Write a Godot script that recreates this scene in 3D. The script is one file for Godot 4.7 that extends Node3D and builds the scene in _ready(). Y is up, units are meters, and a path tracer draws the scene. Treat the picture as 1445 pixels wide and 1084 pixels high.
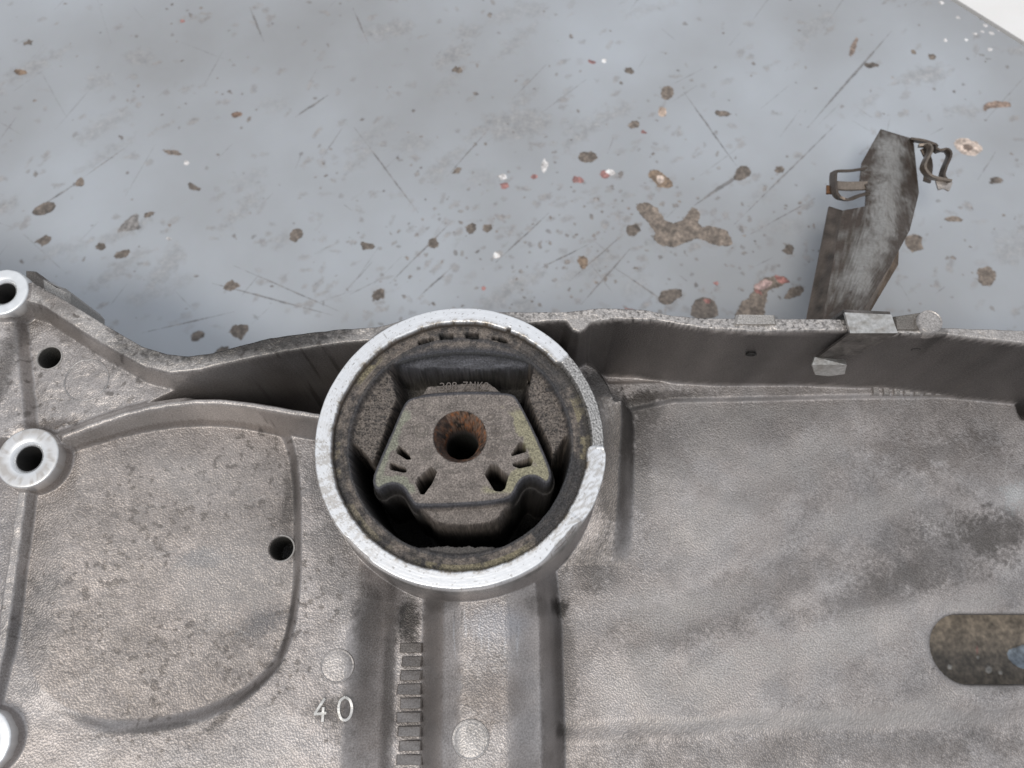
extends Node3D
# Close-up of a dirty cast aluminium subframe with a pressed-in rubber bush and a sheet-metal clip, on a blue-grey painted table.
# Plan units are millimetres (x right, z towards the viewer, y up from the table top); meshes are built in metres.

const F := 1112.0
const CX := 722.5
const CY := 542.0
const TILT := 0.32638
const EYE := 290.4
const MM := 0.001
const GRID := 0.3

var ST := sin(TILT)
var CT := cos(TILT)
var n_big: FastNoiseLite
var n_mid: FastNoiseLite
var n_fine: FastNoiseLite
var n_grain: FastNoiseLite
var n_streak: FastNoiseLite
var n_crack: FastNoiseLite
var n_spot: FastNoiseLite
var n_sand: FastNoiseLite
var rng := RandomNumberGenerator.new()
var M := {}
var ring_c := Vector2(-14.8, -56.2)
var feats: Array = []
var outline := PackedVector2Array()
var wells: Array = []          # holes in the casting: {c, r, poly, floor}
var stain_shades: Array = []
var boss: Array = []


# ---------- measuring: a pixel of the survey picture on a plane of known height ----------
func ray(u: float, v: float) -> Vector3:
	var a := (u - CX) / F
	var b := (v - CY) / F
	return Vector3(a, -CT - ST * b, -ST + CT * b)


func at(u: float, v: float, h: float) -> Vector2:
	var d := ray(u, v)
	var t := (EYE - h) / -d.y
	return Vector2(d.x * t, d.z * t)


func at3(u: float, v: float, h: float) -> Vector3:
	var p := at(u, v, h)
	return Vector3(p.x, h, p.y)


func poly(px: Array, h: float) -> PackedVector2Array:
	var o := PackedVector2Array()
	for i in range(0, px.size(), 2):
		o.append(at(px[i], px[i + 1], h))
	return o


func smooth_poly(p: PackedVector2Array, closed := true, times := 2) -> PackedVector2Array:
	for k in times:
		var o := PackedVector2Array()
		var n := p.size()
		if not closed:
			o.append(p[0])
		for i in (n if closed else n - 1):
			var a := p[i]
			var b := p[(i + 1) % n]
			o.append(a.lerp(b, 0.25))
			o.append(a.lerp(b, 0.75))
		if not closed:
			o.append(p[n - 1])
		p = o
	return p


func stroke(px: Array, h: float, w0: float, w1: float) -> PackedVector2Array:
	var c := smooth_poly(poly(px, h), false, 1)
	var l := PackedVector2Array()
	var r := PackedVector2Array()
	var n := c.size()
	for i in n:
		var d := (c[mini(i + 1, n - 1)] - c[maxi(i - 1, 0)]).normalized()
		var w := lerpf(w0, w1, i / float(n - 1)) * 0.5
		l.append(c[i] + Vector2(-d.y, d.x) * w)
		r.append(c[i] - Vector2(-d.y, d.x) * w)
	r.reverse()
	l.append_array(r)
	return l


# signed distance (negative inside); near.xy gets the nearest point of the outline
func sdp(p: Vector2, pts: PackedVector2Array, near: Array = []) -> float:
	var best := 1e12
	var q := Vector2.ZERO
	var inside := false
	var b := pts[pts.size() - 1]
	for a in pts:
		var e := b - a
		var w := p - a
		var k := w - e * clampf(w.dot(e) / maxf(e.length_squared(), 1e-9), 0.0, 1.0)
		var d := k.length_squared()
		if d < best:
			best = d
			q = p - k
		if (a.y > p.y) != (b.y > p.y) and p.x < e.x * (p.y - a.y) / e.y + a.x:
			inside = not inside
		b = a
	if near.size():
		near[0] = q
	return -sqrt(best) if inside else sqrt(best)


func box_of(pts: PackedVector2Array, grow: float) -> Rect2:
	var r := Rect2(pts[0], Vector2.ZERO)
	for p in pts:
		r = r.expand(p)
	return r.grow(grow)


# a plateau: height h where the distance to its outline is below a, gone where it is above b
# slope: rise per mm eastwards, how far it may go down and up; measured from x = -60
func feat(pts: PackedVector2Array, h: float, a: float, b: float, slope := Vector3.ZERO) -> void:
	feats.append({"p": pts, "h": h, "a": a, "b": b, "box": box_of(pts, maxf(b, 0.0) + 0.5), "s": slope, "sz": 0.0, "tint": Color(0, 0, 0, 0)})


func stain_shade(u: float, v: float, h: float, rx: float, ry: float, turn: float, c: Color, k: float, ragged := 0.5) -> void:  # soft colour patch: dirt, wear, and shade painted into the casting
	stain_shades.append({"c": at(u, v, h), "rx": rx, "ry": ry, "co": cos(turn), "si": sin(turn), "col": c, "k": k, "n": ragged, "m": maxf(rx, ry) * 1.7})


# ---------- objects ----------
func tag(o: Node, label: String, category: String, group := "") -> void:
	o.set_meta("label", label)
	o.set_meta("category", category)
	if group:
		o.set_meta("group", group)


func thing(called: String, label: String, category: String) -> Node3D:
	var o := Node3D.new()
	o.name = called
	add_child(o)
	tag(o, label, category)
	return o


func put(called: String, mesh: Mesh, mat: Material, parent: Node, pos := Vector3.ZERO) -> MeshInstance3D:
	var o := MeshInstance3D.new()
	var n := called
	var k := 0
	while parent.has_node(NodePath(n)):
		k += 1
		n = "%s_%03d" % [called, k]
	o.name = n
	o.mesh = mesh
	if mat:
		o.material_override = mat
	o.position = pos * MM
	parent.add_child(o, true)
	return o


# ---------- noise and textures ----------
func noise(seed_: int, freq: float, oct := 3, kind := FastNoiseLite.TYPE_SIMPLEX_SMOOTH) -> FastNoiseLite:
	var n := FastNoiseLite.new()
	n.seed = seed_
	n.noise_type = kind
	n.frequency = freq
	n.fractal_type = FastNoiseLite.FRACTAL_FBM if oct > 1 else FastNoiseLite.FRACTAL_NONE
	n.fractal_octaves = oct
	return n


func tint_image(n: FastNoiseLite, size: int, lo: Color, hi: Color, gamma := 1.0) -> ImageTexture:
	var src := n.get_seamless_image(size, size)
	src.convert(Image.FORMAT_L8)
	var d := src.get_data()
	var o := PackedByteArray()
	o.resize(size * size * 3)
	var lut := PackedByteArray()
	for i in 256:
		var c := lo.lerp(hi, pow(i / 255.0, gamma))
		lut.append(int(clampf(c.r, 0, 1) * 255))
		lut.append(int(clampf(c.g, 0, 1) * 255))
		lut.append(int(clampf(c.b, 0, 1) * 255))
	for i in size * size:
		var q := d[i] * 3
		o[i * 3] = lut[q]
		o[i * 3 + 1] = lut[q + 1]
		o[i * 3 + 2] = lut[q + 2]
	var im := Image.create_from_data(size, size, false, Image.FORMAT_RGB8, o)
	return ImageTexture.create_from_image(im)


func normal_image(n: FastNoiseLite, size: int, strength: float) -> ImageTexture:
	var src := n.get_seamless_image(size, size)
	src.convert(Image.FORMAT_RGBA8)
	src.bump_map_to_normal_map(strength)
	return ImageTexture.create_from_image(src)


func metal(rough: float, metallic: float, tile_mm: float, alb: Texture2D, nor: Texture2D, nscale: float) -> StandardMaterial3D:
	var m := StandardMaterial3D.new()
	m.vertex_color_use_as_albedo = true
	m.roughness = rough
	m.metallic = metallic
	m.uv1_triplanar = true
	m.uv1_world_triplanar = true
	m.uv1_scale = Vector3.ONE * (1000.0 / tile_mm)
	if alb:
		m.albedo_texture = alb
	if nor:
		m.normal_enabled = true
		m.normal_texture = nor
		m.normal_scale = nscale
	return m


func make_materials() -> void:
	var grain := noise(5, 0.085, 2)
	var grain2 := noise(8, 0.05, 3)
	var g_alb := tint_image(grain, 512, Color(0.74, 0.73, 0.72), Color(1, 1, 1), 0.8)
	var g_nor := normal_image(grain, 512, 5.0)
	var s_alb := tint_image(grain2, 512, Color(0.8, 0.8, 0.79), Color(1, 1, 1))
	var s_nor := normal_image(grain2, 512, 3.0)
	M.cast = metal(0.44, 0.66, 32.0, g_alb, g_nor, 0.36)
	M.machined = metal(0.36, 0.75, 40.0, null, s_nor, 0.07)
	M.mark = metal(0.46, 0.5, 50.0, s_alb, s_nor, 0.35)
	M.core = metal(0.72, 0.1, 26.0, g_alb, g_nor, 0.4)
	M.rubber = metal(0.7, 0.0, 30.0, g_alb, g_nor, 0.7)
	M.rust = metal(0.9, 0.1, 22.0, g_alb, g_nor, 1.0)
	M.sheet = metal(0.42, 0.6, 45.0, s_alb, s_nor, 0.35)


# ---------- height fields ----------
func axis(lo: float, hi: float, step: float, lo_far: float, hi_far: float) -> PackedFloat32Array:
	var left: Array = []
	var x := lo
	var s := step
	while x > lo_far:
		s *= 1.25
		x -= minf(s, 6.0)
		left.append(x)
	left.reverse()
	var o := PackedFloat32Array(left)
	x = lo
	while x <= hi:
		o.append(x)
		x += step
	s = step
	while x < hi_far:
		o.append(x)
		s *= 1.25
		x += minf(s, 6.0)
	return o


var row_out: Array = []
var row_fn: Callable
var row_xs: PackedFloat32Array
var row_zs: PackedFloat32Array


func one_row(j: int) -> void:
	row_out[j] = row_fn.call(row_xs, row_zs[j])


# fn(xs, z) gives [positions in mm, colours, keep flags] of one row
func field(xs: PackedFloat32Array, zs: PackedFloat32Array, fn: Callable) -> ArrayMesh:
	var nx := xs.size()
	var nz := zs.size()
	row_out = []
	row_out.resize(nz)
	row_fn = fn
	row_xs = xs
	row_zs = zs
	var task := WorkerThreadPool.add_group_task(one_row, nz)
	WorkerThreadPool.wait_for_group_task_completion(task)
	var pos := PackedVector3Array()
	var col := PackedColorArray()
	var keep := PackedByteArray()
	for j in nz:
		pos.append_array(row_out[j][0])
		col.append_array(row_out[j][1])
		keep.append_array(row_out[j][2])
	row_out = []
	var nor := PackedVector3Array()
	nor.resize(pos.size())
	var idx := PackedInt32Array()
	for j in nz - 1:
		var o := j * nx
		for i in nx - 1:
			var a := o + i
			if not (keep[a] and keep[a + 1] and keep[a + nx] and keep[a + nx + 1]):
				continue
			var pa := pos[a]
			var pb := pos[a + 1]
			var pc := pos[a + nx + 1]
			var pd := pos[a + nx]
			var n := (pd - pb).cross(pc - pa).normalized()
			nor[a] += n
			nor[a + 1] += n
			nor[a + nx] += n
			nor[a + nx + 1] += n
			if absf(pa.y - pc.y) < absf(pb.y - pd.y):
				idx.append_array(PackedInt32Array([a, a + 1, a + nx + 1, a, a + nx + 1, a + nx]))
			else:
				idx.append_array(PackedInt32Array([a, a + 1, a + nx, a + 1, a + nx + 1, a + nx]))
	# drop what no face uses
	var used := PackedInt32Array()
	used.resize(pos.size())
	used.fill(-1)
	var p2 := PackedVector3Array()
	var n2 := PackedVector3Array()
	var c2 := PackedColorArray()
	for k in idx.size():
		var a := idx[k]
		if used[a] < 0:
			used[a] = p2.size()
			p2.append(pos[a] * MM)
			n2.append(nor[a].normalized())
			c2.append(col[a])
		idx[k] = used[a]
	return arrays(p2, n2, c2, idx)


func arrays(p: PackedVector3Array, n: PackedVector3Array, c: PackedColorArray, idx: PackedInt32Array) -> ArrayMesh:
	var arr := []
	arr.resize(Mesh.ARRAY_MAX)
	arr[Mesh.ARRAY_VERTEX] = p
	arr[Mesh.ARRAY_NORMAL] = n
	arr[Mesh.ARRAY_COLOR] = c
	arr[Mesh.ARRAY_INDEX] = idx
	var m := ArrayMesh.new()
	m.add_surface_from_arrays(Mesh.PRIMITIVE_TRIANGLES, arr)
	return m


# a ring of profile points [r, y] for each angle; fn(angle, k) -> [r, y, colour]; points in mm round (cx, cz)
func lathe(c: Vector2, sides: int, count: int, fn: Callable, closed_top := false) -> ArrayMesh:
	var pos := PackedVector3Array()
	var col := PackedColorArray()
	for i in sides:
		var t := TAU * i / sides
		for k in count:
			var q: Array = fn.call(t, k)
			pos.append(Vector3(c.x + cos(t) * q[0], q[1], c.y + sin(t) * q[0]))
			col.append(q[2])
	var idx := PackedInt32Array()
	var nor := PackedVector3Array()
	nor.resize(pos.size())
	for i in sides:
		var j := (i + 1) % sides
		for k in count - 1:
			var a := i * count + k
			var b := j * count + k
			var n := (pos[b + 1] - pos[a]).cross(pos[a + 1] - pos[b])
			n = n.normalized()
			if closed_top and k == 0:
				n = (pos[b + 1] - pos[a]).cross(pos[a + 1] - pos[a]).normalized()
			for q in [a, b, a + 1, b + 1]:
				nor[q] += n
			idx.append_array(PackedInt32Array([a, a + 1, b + 1, a, b + 1, b]))
	for i in pos.size():
		pos[i] *= MM
		nor[i] = nor[i].normalized()
	return arrays(pos, nor, col, idx)


# flat-shaded sheet of metal from polygons given as 3D points (mm), with a thickness straight down
func slab(polys: Array, thick: float, col: Callable) -> ArrayMesh:
	var st := SurfaceTool.new()
	st.begin(Mesh.PRIMITIVE_TRIANGLES)
	st.set_smooth_group(-1)
	var edges := {}
	for pg in polys:
		var flat := PackedVector2Array()
		for p in pg:
			flat.append(Vector2(p.x, p.z))
		var tri := Geometry2D.triangulate_polygon(flat)
		for k in range(0, tri.size(), 3):
			var t := [pg[tri[k]], pg[tri[k + 1]], pg[tri[k + 2]]]
			var n: Vector3 = (t[1] - t[0]).cross(t[2] - t[0])
			if n.y > 0:
				t = [t[0], t[2], t[1]]
			for p in t:
				st.set_color(col.call(p))
				st.add_vertex(p * MM)
			for q in [0, 2, 1]:
				var p: Vector3 = t[q] - Vector3(0, thick, 0)
				st.set_color(col.call(p))
				st.add_vertex(p * MM)
		for k in pg.size():
			var a: Vector3 = pg[k]
			var b: Vector3 = pg[(k + 1) % pg.size()]
			var key := [a.snapped(Vector3.ONE * 0.01), b.snapped(Vector3.ONE * 0.01)]
			var back := [key[1], key[0]]
			if edges.has(back):
				edges.erase(back)
			else:
				edges[key] = [a, b]
	for e in edges.values():
		var a: Vector3 = e[0]
		var b: Vector3 = e[1]
		var d := Vector3(0, thick, 0)
		for p in [a, b, b - d, a, b - d, a - d]:
			st.set_color(col.call(p))
			st.add_vertex(p * MM)
	st.generate_normals()
	return st.commit()


# ribbon or bar swept along points (mm): half width across the path in plan, half thickness
func ribbon(path: Array, up: Vector3, hw: float, ht: float, c: Color, taper := 1.0) -> ArrayMesh:
	var st := SurfaceTool.new()
	st.begin(Mesh.PRIMITIVE_TRIANGLES)
	st.set_smooth_group(-1)
	var rows: Array = []
	for i in path.size():
		var d: Vector3 = (path[mini(i + 1, path.size() - 1)] - path[maxi(i - 1, 0)]).normalized()
		var s := d.cross(up).normalized()
		var n := s.cross(d).normalized()
		var w := hw * lerpf(1.0, taper, i / float(path.size() - 1))
		var r: Array = []
		for k in 8:
			var q: Vector2 = [Vector2(-1, 0.55), Vector2(-0.8, 1), Vector2(0.8, 1), Vector2(1, 0.55), Vector2(1, -0.55), Vector2(0.8, -1), Vector2(-0.8, -1), Vector2(-1, -0.55)][k]
			r.append(path[i] + s * q.x * w + n * q.y * ht)
		rows.append(r)
	for i in rows.size() - 1:
		for k in 8:
			var k2 := (k + 1) % 8
			for p in [rows[i][k], rows[i][k2], rows[i + 1][k2], rows[i][k], rows[i + 1][k2], rows[i + 1][k]]:
				st.set_color(c.darkened(0.25 * clampf(n_mid.get_noise_2d(p.x * 2.0, p.z * 2.0) + 0.3, 0, 1)))
				st.add_vertex(p * MM)
	for e in [0, rows.size() - 1]:
		for k in range(1, 7):
			for p in [rows[e][0], rows[e][k], rows[e][k + 1]]:
				st.set_color(c)
				st.add_vertex(p * MM)
	st.generate_normals()
	return st.commit()


func curve(pts: Array, n: int) -> Array:
	var c := Curve3D.new()
	for i in pts.size():
		var d: Vector3 = (pts[mini(i + 1, pts.size() - 1)] - pts[maxi(i - 1, 0)]) * 0.17
		c.add_point(pts[i], -d, d)
	c.bake_interval = 0.2
	var o: Array = []
	for i in n + 1:
		o.append(c.sample_baked(c.get_baked_length() * i / n, true))
	return o


# ---------- the casting ----------
func plan_casting() -> void:
	outline = poly([-700, 240, -200, 320, -60, 366, -10, 374, 45, 398, 70, 412, 100, 429, 150, 460, 200, 489, 235, 500, 265, 503, 300, 499, 340, 488, 380, 478, 420, 472, 470, 466, 530, 462, 560, 455,
		600, 446, 650, 440, 720, 441, 800, 441, 850, 435, 905, 437, 950, 446, 1000, 450, 1040, 450, 1190, 451, 1275, 459, 1330, 463, 1445, 467, 1800, 480], 71)
	outline.append(Vector2(250, 90))
	outline.append(Vector2(-260, 90))
	# groove, left plate and ridge below the ring
	feat(poly([380, 780, 720, 780, 720, 1500, 380, 1500], 40), 40, -1.0, 2.0)
	feat(poly([-700, 250, 300, 480, 560, 640, 560, 850, 543, 900, 538, 1084, 530, 1500, -900, 1500], 46), 50.5, -11.5, 3.6, Vector3(-0.14, -2.5, 11.0))
	# sloping ledge on the right of the ring
	feat(smooth_poly(poly([760, 500, 838, 505, 868, 545, 889, 562, 889, 640, 887, 760, 876, 850, 840, 900, 740, 900, 700, 780, 700, 560], 44), true, 2), 47, -3.0, 4.0)
	feats[-1]["sz"] = -0.37
	feat(poly([612, 780, 770, 780, 780, 880, 785, 1084, 790, 1500, 600, 1500, 606, 1084], 48), 52.5, -4.5, 4.2)
	feat(poly([628, 780, 742, 780, 746, 1084, 750, 1500, 618, 1500, 622, 1084], 56), 57, -6.5, 5.0)
	# shallow rounded recess of the left plate
	feat(smooth_poly(poly([50, 620, 90, 596, 160, 580, 240, 570, 330, 570, 404, 590, 426, 660, 427, 780, 424, 850, 410, 920, 374, 970, 316, 1008, 240, 1029, 170, 1031, 110, 1012, 62, 960, 48, 900, 42, 750], 49)), 45.4, -3.6, 0.7, Vector3(-0.225, -4.0, 15.4))
	feats[-1]["tint"] = Color(0.405, 0.362, 0.335)
	# triangular pocket by the bosses, and the deep channel that opens from it
	feat(poly([22, 430, 60, 430, 140, 484, 200, 516, 262, 536, 300, 545, 262, 572, 215, 577, 165, 590, 120, 606, 85, 622, 40, 615], 63), 63.6, -1.4, 1.2)
	feats[-1]["tint"] = Color(0.49, 0.455, 0.435)
	feat(poly([212, 572, 236, 560, 268, 546, 330, 521, 400, 506, 480, 492, 620, 480, 620, 600, 480, 588, 400, 577, 340, 566, 300, 563, 262, 565], 62), 16, -4.4, 0.4)
	# ribs
	feat(stroke([82, 620, 120, 605, 165, 588, 215, 575, 265, 568, 300, 567, 340, 570, 400, 580, 500, 596], 66, 3.4, 4.2), 66.5, -1.6, 2.2)
	feats[-1]["tint"] = Color(0.62, 0.58, 0.555)
	feat(poly([-150, 440, -20, 440, 20, 438, 36, 600, 30, 620, -60, 620, -150, 560], 68), 67.3, -1.0, 1.6)
	feats[-1]["tint"] = Color(0.58, 0.54, 0.52)
	feat(stroke([37, 680, 21, 790, 7, 900, -20, 1010], 63, 3.4, 4.4), 64.3, -0.9, 1.0)
	feats[-1]["tint"] = Color(0.62, 0.58, 0.555)
	# foot strip along the wall, dark notch at its right end
	feat(poly([840, 540, 1180, 530, 1425, 530, 1425, 558, 1180, 561, 950, 566, 860, 585], 29), 29.6, -1.1, 0.7)
	feat(poly([1428, 536, 1560, 520, 1560, 600, 1440, 590, 1432, 570], 26), 14, -1.5, 1.6)
	# the tall north rim
	var rim := poly([-700, 232, -200, 315, -60, 360, 45, 392, 70, 405, 100, 423, 150, 454, 200, 483, 235, 494, 265, 497, 300, 493, 340, 482, 380, 472, 420, 466, 470, 460, 530, 456, 600, 440, 720, 435, 800, 435,
		850, 429, 905, 431, 950, 440, 1000, 444, 1190, 445, 1275, 453, 1330, 457, 1445, 461, 1800, 474, 1800, 522, 1445, 488, 1382, 481, 1330, 475, 1275, 474, 1190, 470, 1060, 471, 990, 467, 930, 456, 870, 453, 836, 458,
		828, 467, 818, 472, 806, 468, 797, 456, 786, 456, 740, 460, 560, 480, 480, 488, 400, 500, 330, 514, 280, 525, 240, 529, 200, 519, 140, 486, 80, 448, 60, 434, 35, 426, -60, 420, -200, 400, -700, 320], 71)
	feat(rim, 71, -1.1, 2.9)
	# seat of the bush
	var circ := PackedVector2Array()
	for i in 72:
		circ.append(ring_c + Vector2(cos(TAU * i / 72), sin(TAU * i / 72)) * 40.6)
	feat(circ, 73, -0.2, 2.4)
	# bolt bosses
	for q in [[3, 412, 71.4, 39.0, 17.5], [38, 646, 67.6, 44.5, 18.5], [-31, 1048, 66, 41, 18]]:
		var c := at(q[0], q[1], q[2])
		var s: float = (EYE - q[2]) / F * 1.0
		boss.append({"c": c, "h": q[2], "r": q[3] * s, "b": q[4] * s})
		var cc := PackedVector2Array()
		for i in 40:
			cc.append(c + Vector2(cos(TAU * i / 40), sin(TAU * i / 40)) * (q[3] * s - 0.3))
		feat(cc, q[2] - 0.8, -0.3, 1.3)
		wells.append({"c": c, "r": q[4] * s + 0.5, "floor": 55.0, "blind": false})
	wells.append({"c": at(70, 505, 63.6), "r": 3.5, "floor": 24.0, "blind": false})
	wells.append({"c": at(399, 775, 46), "r": 3.6, "floor": 34.0, "blind": true})
	wells.append({"c": ring_c, "r": 37.6, "floor": 66.0, "blind": false})
	var slot := PackedVector2Array()
	var sc := at(1362, 916, 28)
	for i in 25:
		var t := PI * 0.5 + PI * i / 24.0
		slot.append(sc + Vector2(cos(t), sin(t)) * 10.6)
	slot.append(sc + Vector2(70, -10.6))
	slot.append(sc + Vector2(70, 10.6))
	wells.append({"c": sc + Vector2(30, 0), "r": 48.0, "poly": slot, "floor": 22.0, "blind": false})
	for x in [[1060, 499], [1292, 491]]:
		pass
	# dirt and wear, and shade painted into hollows and slopes
	var oil_shade := Color(0.035, 0.032, 0.03)
	var grime_shade := Color(0.12, 0.108, 0.1)
	var brown := Color(0.16, 0.13, 0.11)
	var pale := Color(0.58, 0.55, 0.53)
	stain_shade(790, 857, 30, 4.0, 3.6, 0.3, oil_shade, 1.0, 0.8)
	stain_shade(790, 1030, 30, 2.0, 3.0, 0.0, oil_shade, 0.8, 1.0)
	stain_shade(575, 880, 40, 4.5, 9.0, 0.0, oil_shade, 0.9, 0.5)
	stain_shade(548, 960, 42, 2.4, 40.0, 0.0, grime_shade, 0.75, 0.4)  # shade painted along the left foot of the groove
	stain_shade(889, 588, 44, 6, 15, 0.1, oil_shade, 1.0, 0.6)  # near-black blotch in the corner right of the ring
	stain_shade(905, 575, 29, 8, 7, 0.2, oil_shade, 0.85, 0.9)
	stain_shade(850, 545, 46, 9, 7, 0.3, oil_shade, 0.8, 0.6)
	stain_shade(905, 580, 28, 9, 7, 0.3, grime_shade, 0.7, 0.8)
	stain_shade(905, 660, 28, 5, 22, 0.05, grime_shade, 0.55, 0.8)
	stain_shade(795, 940, 30, 5, 34, 0.0, grime_shade, 0.6, 0.4)  # shade of the right slope of the ridge, painted along it
	stain_shade(1330, 790, 28, 34, 11, -0.3, grime_shade, 0.5, 0.5)
	stain_shade(1260, 770, 28, 16, 6, -0.5, grime_shade, 0.3, 0.6)
	stain_shade(1340, 730, 28, 16, 7, 0.2, grime_shade, 0.3, 0.6)
	stain_shade(1395, 755, 28, 15, 10, -0.2, grime_shade, 0.7, 0.9)
	stain_shade(1240, 835, 28, 34, 7, -0.35, grime_shade, 0.45, 0.6)
	stain_shade(1060, 840, 28, 40, 9, -0.4, grime_shade, 0.35, 0.5)
	stain_shade(920, 890, 28, 18, 10, -0.2, grime_shade, 0.4, 0.6)
	stain_shade(1090, 690, 28, 30, 6, -0.4, grime_shade, 0.26, 0.5)
	stain_shade(1380, 650, 28, 20, 14, 0.0, grime_shade, 0.3, 0.6)
	stain_shade(930, 640, 28, 14, 16, 0.3, grime_shade, 0.4, 0.5)
	stain_shade(869, 660, 46, 8, 30, 0.0, grime_shade, 0.8, 0.5)  # shade round the ring painted onto the ledge
	stain_shade(850, 790, 42, 9, 9, 0.6, grime_shade, 0.45, 0.6)
	stain_shade(830, 800, 40, 8, 7, 0.8, grime_shade, 0.4, 0.5)
	stain_shade(478, 800, 51, 9, 22, -0.35, Color(0.2, 0.19, 0.185), 0.5, 0.5)  # shading of the plate beside the ring, painted in here and below
	stain_shade(455, 660, 51, 5, 16, 0.0, Color(0.2, 0.19, 0.185), 0.5, 0.5)
	stain_shade(520, 860, 48, 6, 10, 0.0, grime_shade, 0.5, 0.5)
	stain_shade(578, 990, 41, 4.2, 26, 0.0, grime_shade, 0.6, 0.4)  # groove bed darkened to stand for the shade round the steps
	stain_shade(1420, 960, 28, 16, 5, -0.1, grime_shade, 0.3, 0.6)
	stain_shade(620, 850, 56, 8, 3, 0.0, grime_shade, 0.5, 0.6)
	stain_shade(760, 855, 50, 5, 4, 0.0, grime_shade, 0.5, 0.6)
	stain_shade(1000, 600, 28, 60, 10, -0.05, Color(0.27, 0.25, 0.24), 0.35, 0.5)
	stain_shade(1300, 640, 28, 30, 8, -0.1, brown, 0.3, 1.2)
	stain_shade(1190, 900, 28, 32, 7, -0.3, pale, 0.45, 0.9)
	stain_shade(1010, 960, 28, 24, 8, -0.4, pale, 0.4, 0.9)
	stain_shade(1000, 740, 28, 24, 9, -0.5, pale, 0.4, 0.9)
	stain_shade(1050, 580, 28, 38, 4, 0.0, pale, 0.3, 0.9)
	stain_shade(930, 850, 28, 14, 7, 0.0, pale, 0.35, 0.8)
	stain_shade(1150, 1018, 28, 70, 3.2, -0.02, pale, 0.5, 0.7)  # lit upper side of the crease, painted pale
	stain_shade(1150, 1060, 28, 90, 6, -0.02, grime_shade, 0.3, 0.8)  # falling side of the crease, painted darker as shade
	for q in [[1010, 620, 20, 8], [1120, 650, 26, 9], [940, 700, 12, 14], [1230, 720, 22, 6], [1380, 850, 12, 4], [980, 860, 20, 5], [1330, 985, 30, 4], [900, 960, 14, 10]]:
		stain_shade(q[0], q[1], 28, q[2], q[3], -0.35, Color(0.56, 0.53, 0.51), 0.4, 1.0)
	stain_shade(950, 560, 28, 18, 2.5, -0.05, grime_shade, 0.7, 0.6)
	stain_shade(1435, 700, 28, 5, 5, 0.3, Color(0.7, 0.72, 0.72), 0.5, 1.5)
	# tool marks below the ring, hairline scuffs
	for i in 26:
		stain_shade(rng.randf_range(636, 738), rng.randf_range(868, 915), 56, rng.randf_range(0.18, 0.35), rng.randf_range(2.0, 5.0), rng.randf_range(-0.12, 0.12), Color(0.2, 0.19, 0.19) if i % 2 else Color(0.62, 0.62, 0.64), 0.6, 0.25)
	for i in 70:
		var left := rng.randf() < 0.4
		stain_shade(rng.randf_range(90, 420) if left else rng.randf_range(900, 1440), rng.randf_range(640, 1060) if left else rng.randf_range(580, 1060), 46 if left else 28, rng.randf_range(1.5, 9.0), rng.randf_range(0.14, 0.26), rng.randfn(-0.6, 0.5), Color(0.64, 0.61, 0.59) if rng.randf() < 0.65 else Color(0.2, 0.185, 0.175), rng.randf_range(0.25, 0.6), 0.3)
	# plate left of the ring
	stain_shade(412, 700, 46, 3.4, 16, 0.05, grime_shade, 0.7, 0.4)  # shade of the recess wall, painted along its right and lower edge
	stain_shade(350, 988, 46, 18, 1.5, -0.75, grime_shade, 0.6, 0.8)
	stain_shade(240, 1024, 46, 22, 1.1, -0.12, grime_shade, 0.5, 0.8)
	stain_shade(412, 870, 46, 1.6, 16, 0.12, grime_shade, 0.7, 0.7)
	stain_shade(140, 1010, 48, 10, 1.0, 0.3, grime_shade, 0.4, 0.9)
	stain_shade(230, 760, 46, 20, 16, 0.0, Color(0.3, 0.27, 0.25), 0.3, 1.6)
	stain_shade(200, 900, 46, 22, 10, 0.0, Color(0.3, 0.27, 0.25), 0.3, 1.6)
	stain_shade(80, 900, 48, 9, 26, 0.2, Color(0.3, 0.29, 0.29), 0.4, 0.7)
	stain_shade(300, 790, 45, 9, 3, 0.0, Color(0.28, 0.29, 0.31), 0.45, 0.8)
	stain_shade(375, 880, 45, 7, 5, -0.5, Color(0.17, 0.17, 0.18), 0.6, 0.8)
	stain_shade(140, 640, 45, 18, 4, -0.1, brown, 0.4, 0.7)
	stain_shade(340, 820, 45, 20, 14, 0.0, pale, 0.35, 0.8)
	stain_shade(300, 690, 45, 18, 8, 0.2, pale, 0.25, 0.8)
	stain_shade(500, 990, 50, 9, 12, 0.2, grime_shade, 0.42, 0.8)
	stain_shade(465, 1003, 50, 9, 5.0, 0.0, grime_shade, 0.7, 0.5)
	stain_shade(520, 900, 48, 5, 16, 0.1, grime_shade, 0.5, 0.7)
	stain_shade(480, 690, 50, 6, 14, 0.0, Color(0.25, 0.25, 0.26), 0.4, 0.6)
	stain_shade(690, 975, 56, 14, 9, 0.1, brown, 0.45, 0.9)
	stain_shade(700, 880, 56, 11, 6, 0.0, Color(0.5, 0.5, 0.53), 0.6, 0.5)
	# pocket and rim
	stain_shade(100, 440, 60, 14, 3, 0.6, brown, 0.5, 0.7)
	stain_shade(36, 520, 58, 3.5, 20, 0.05, grime_shade, 0.7, 0.5)  # shaded right side of the strut, painted
	stain_shade(160, 468, 71, 3, 1.2, 0.4, grime_shade, 0.7, 0.8)
	stain_shade(80, 605, 60, 9, 2.5, -0.2, brown, 0.6, 0.6)
	stain_shade(110, 480, 58, 12, 5, 0.5, brown, 0.4, 0.8)
	stain_shade(400, 548, 25, 48, 8, -0.1, oil_shade, 0.9, 0.4)  # depth of the channel painted near black as shade
	stain_shade(1325, 468, 71, 3, 2.4, 0.3, oil_shade, 0.5, 1.4)


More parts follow.
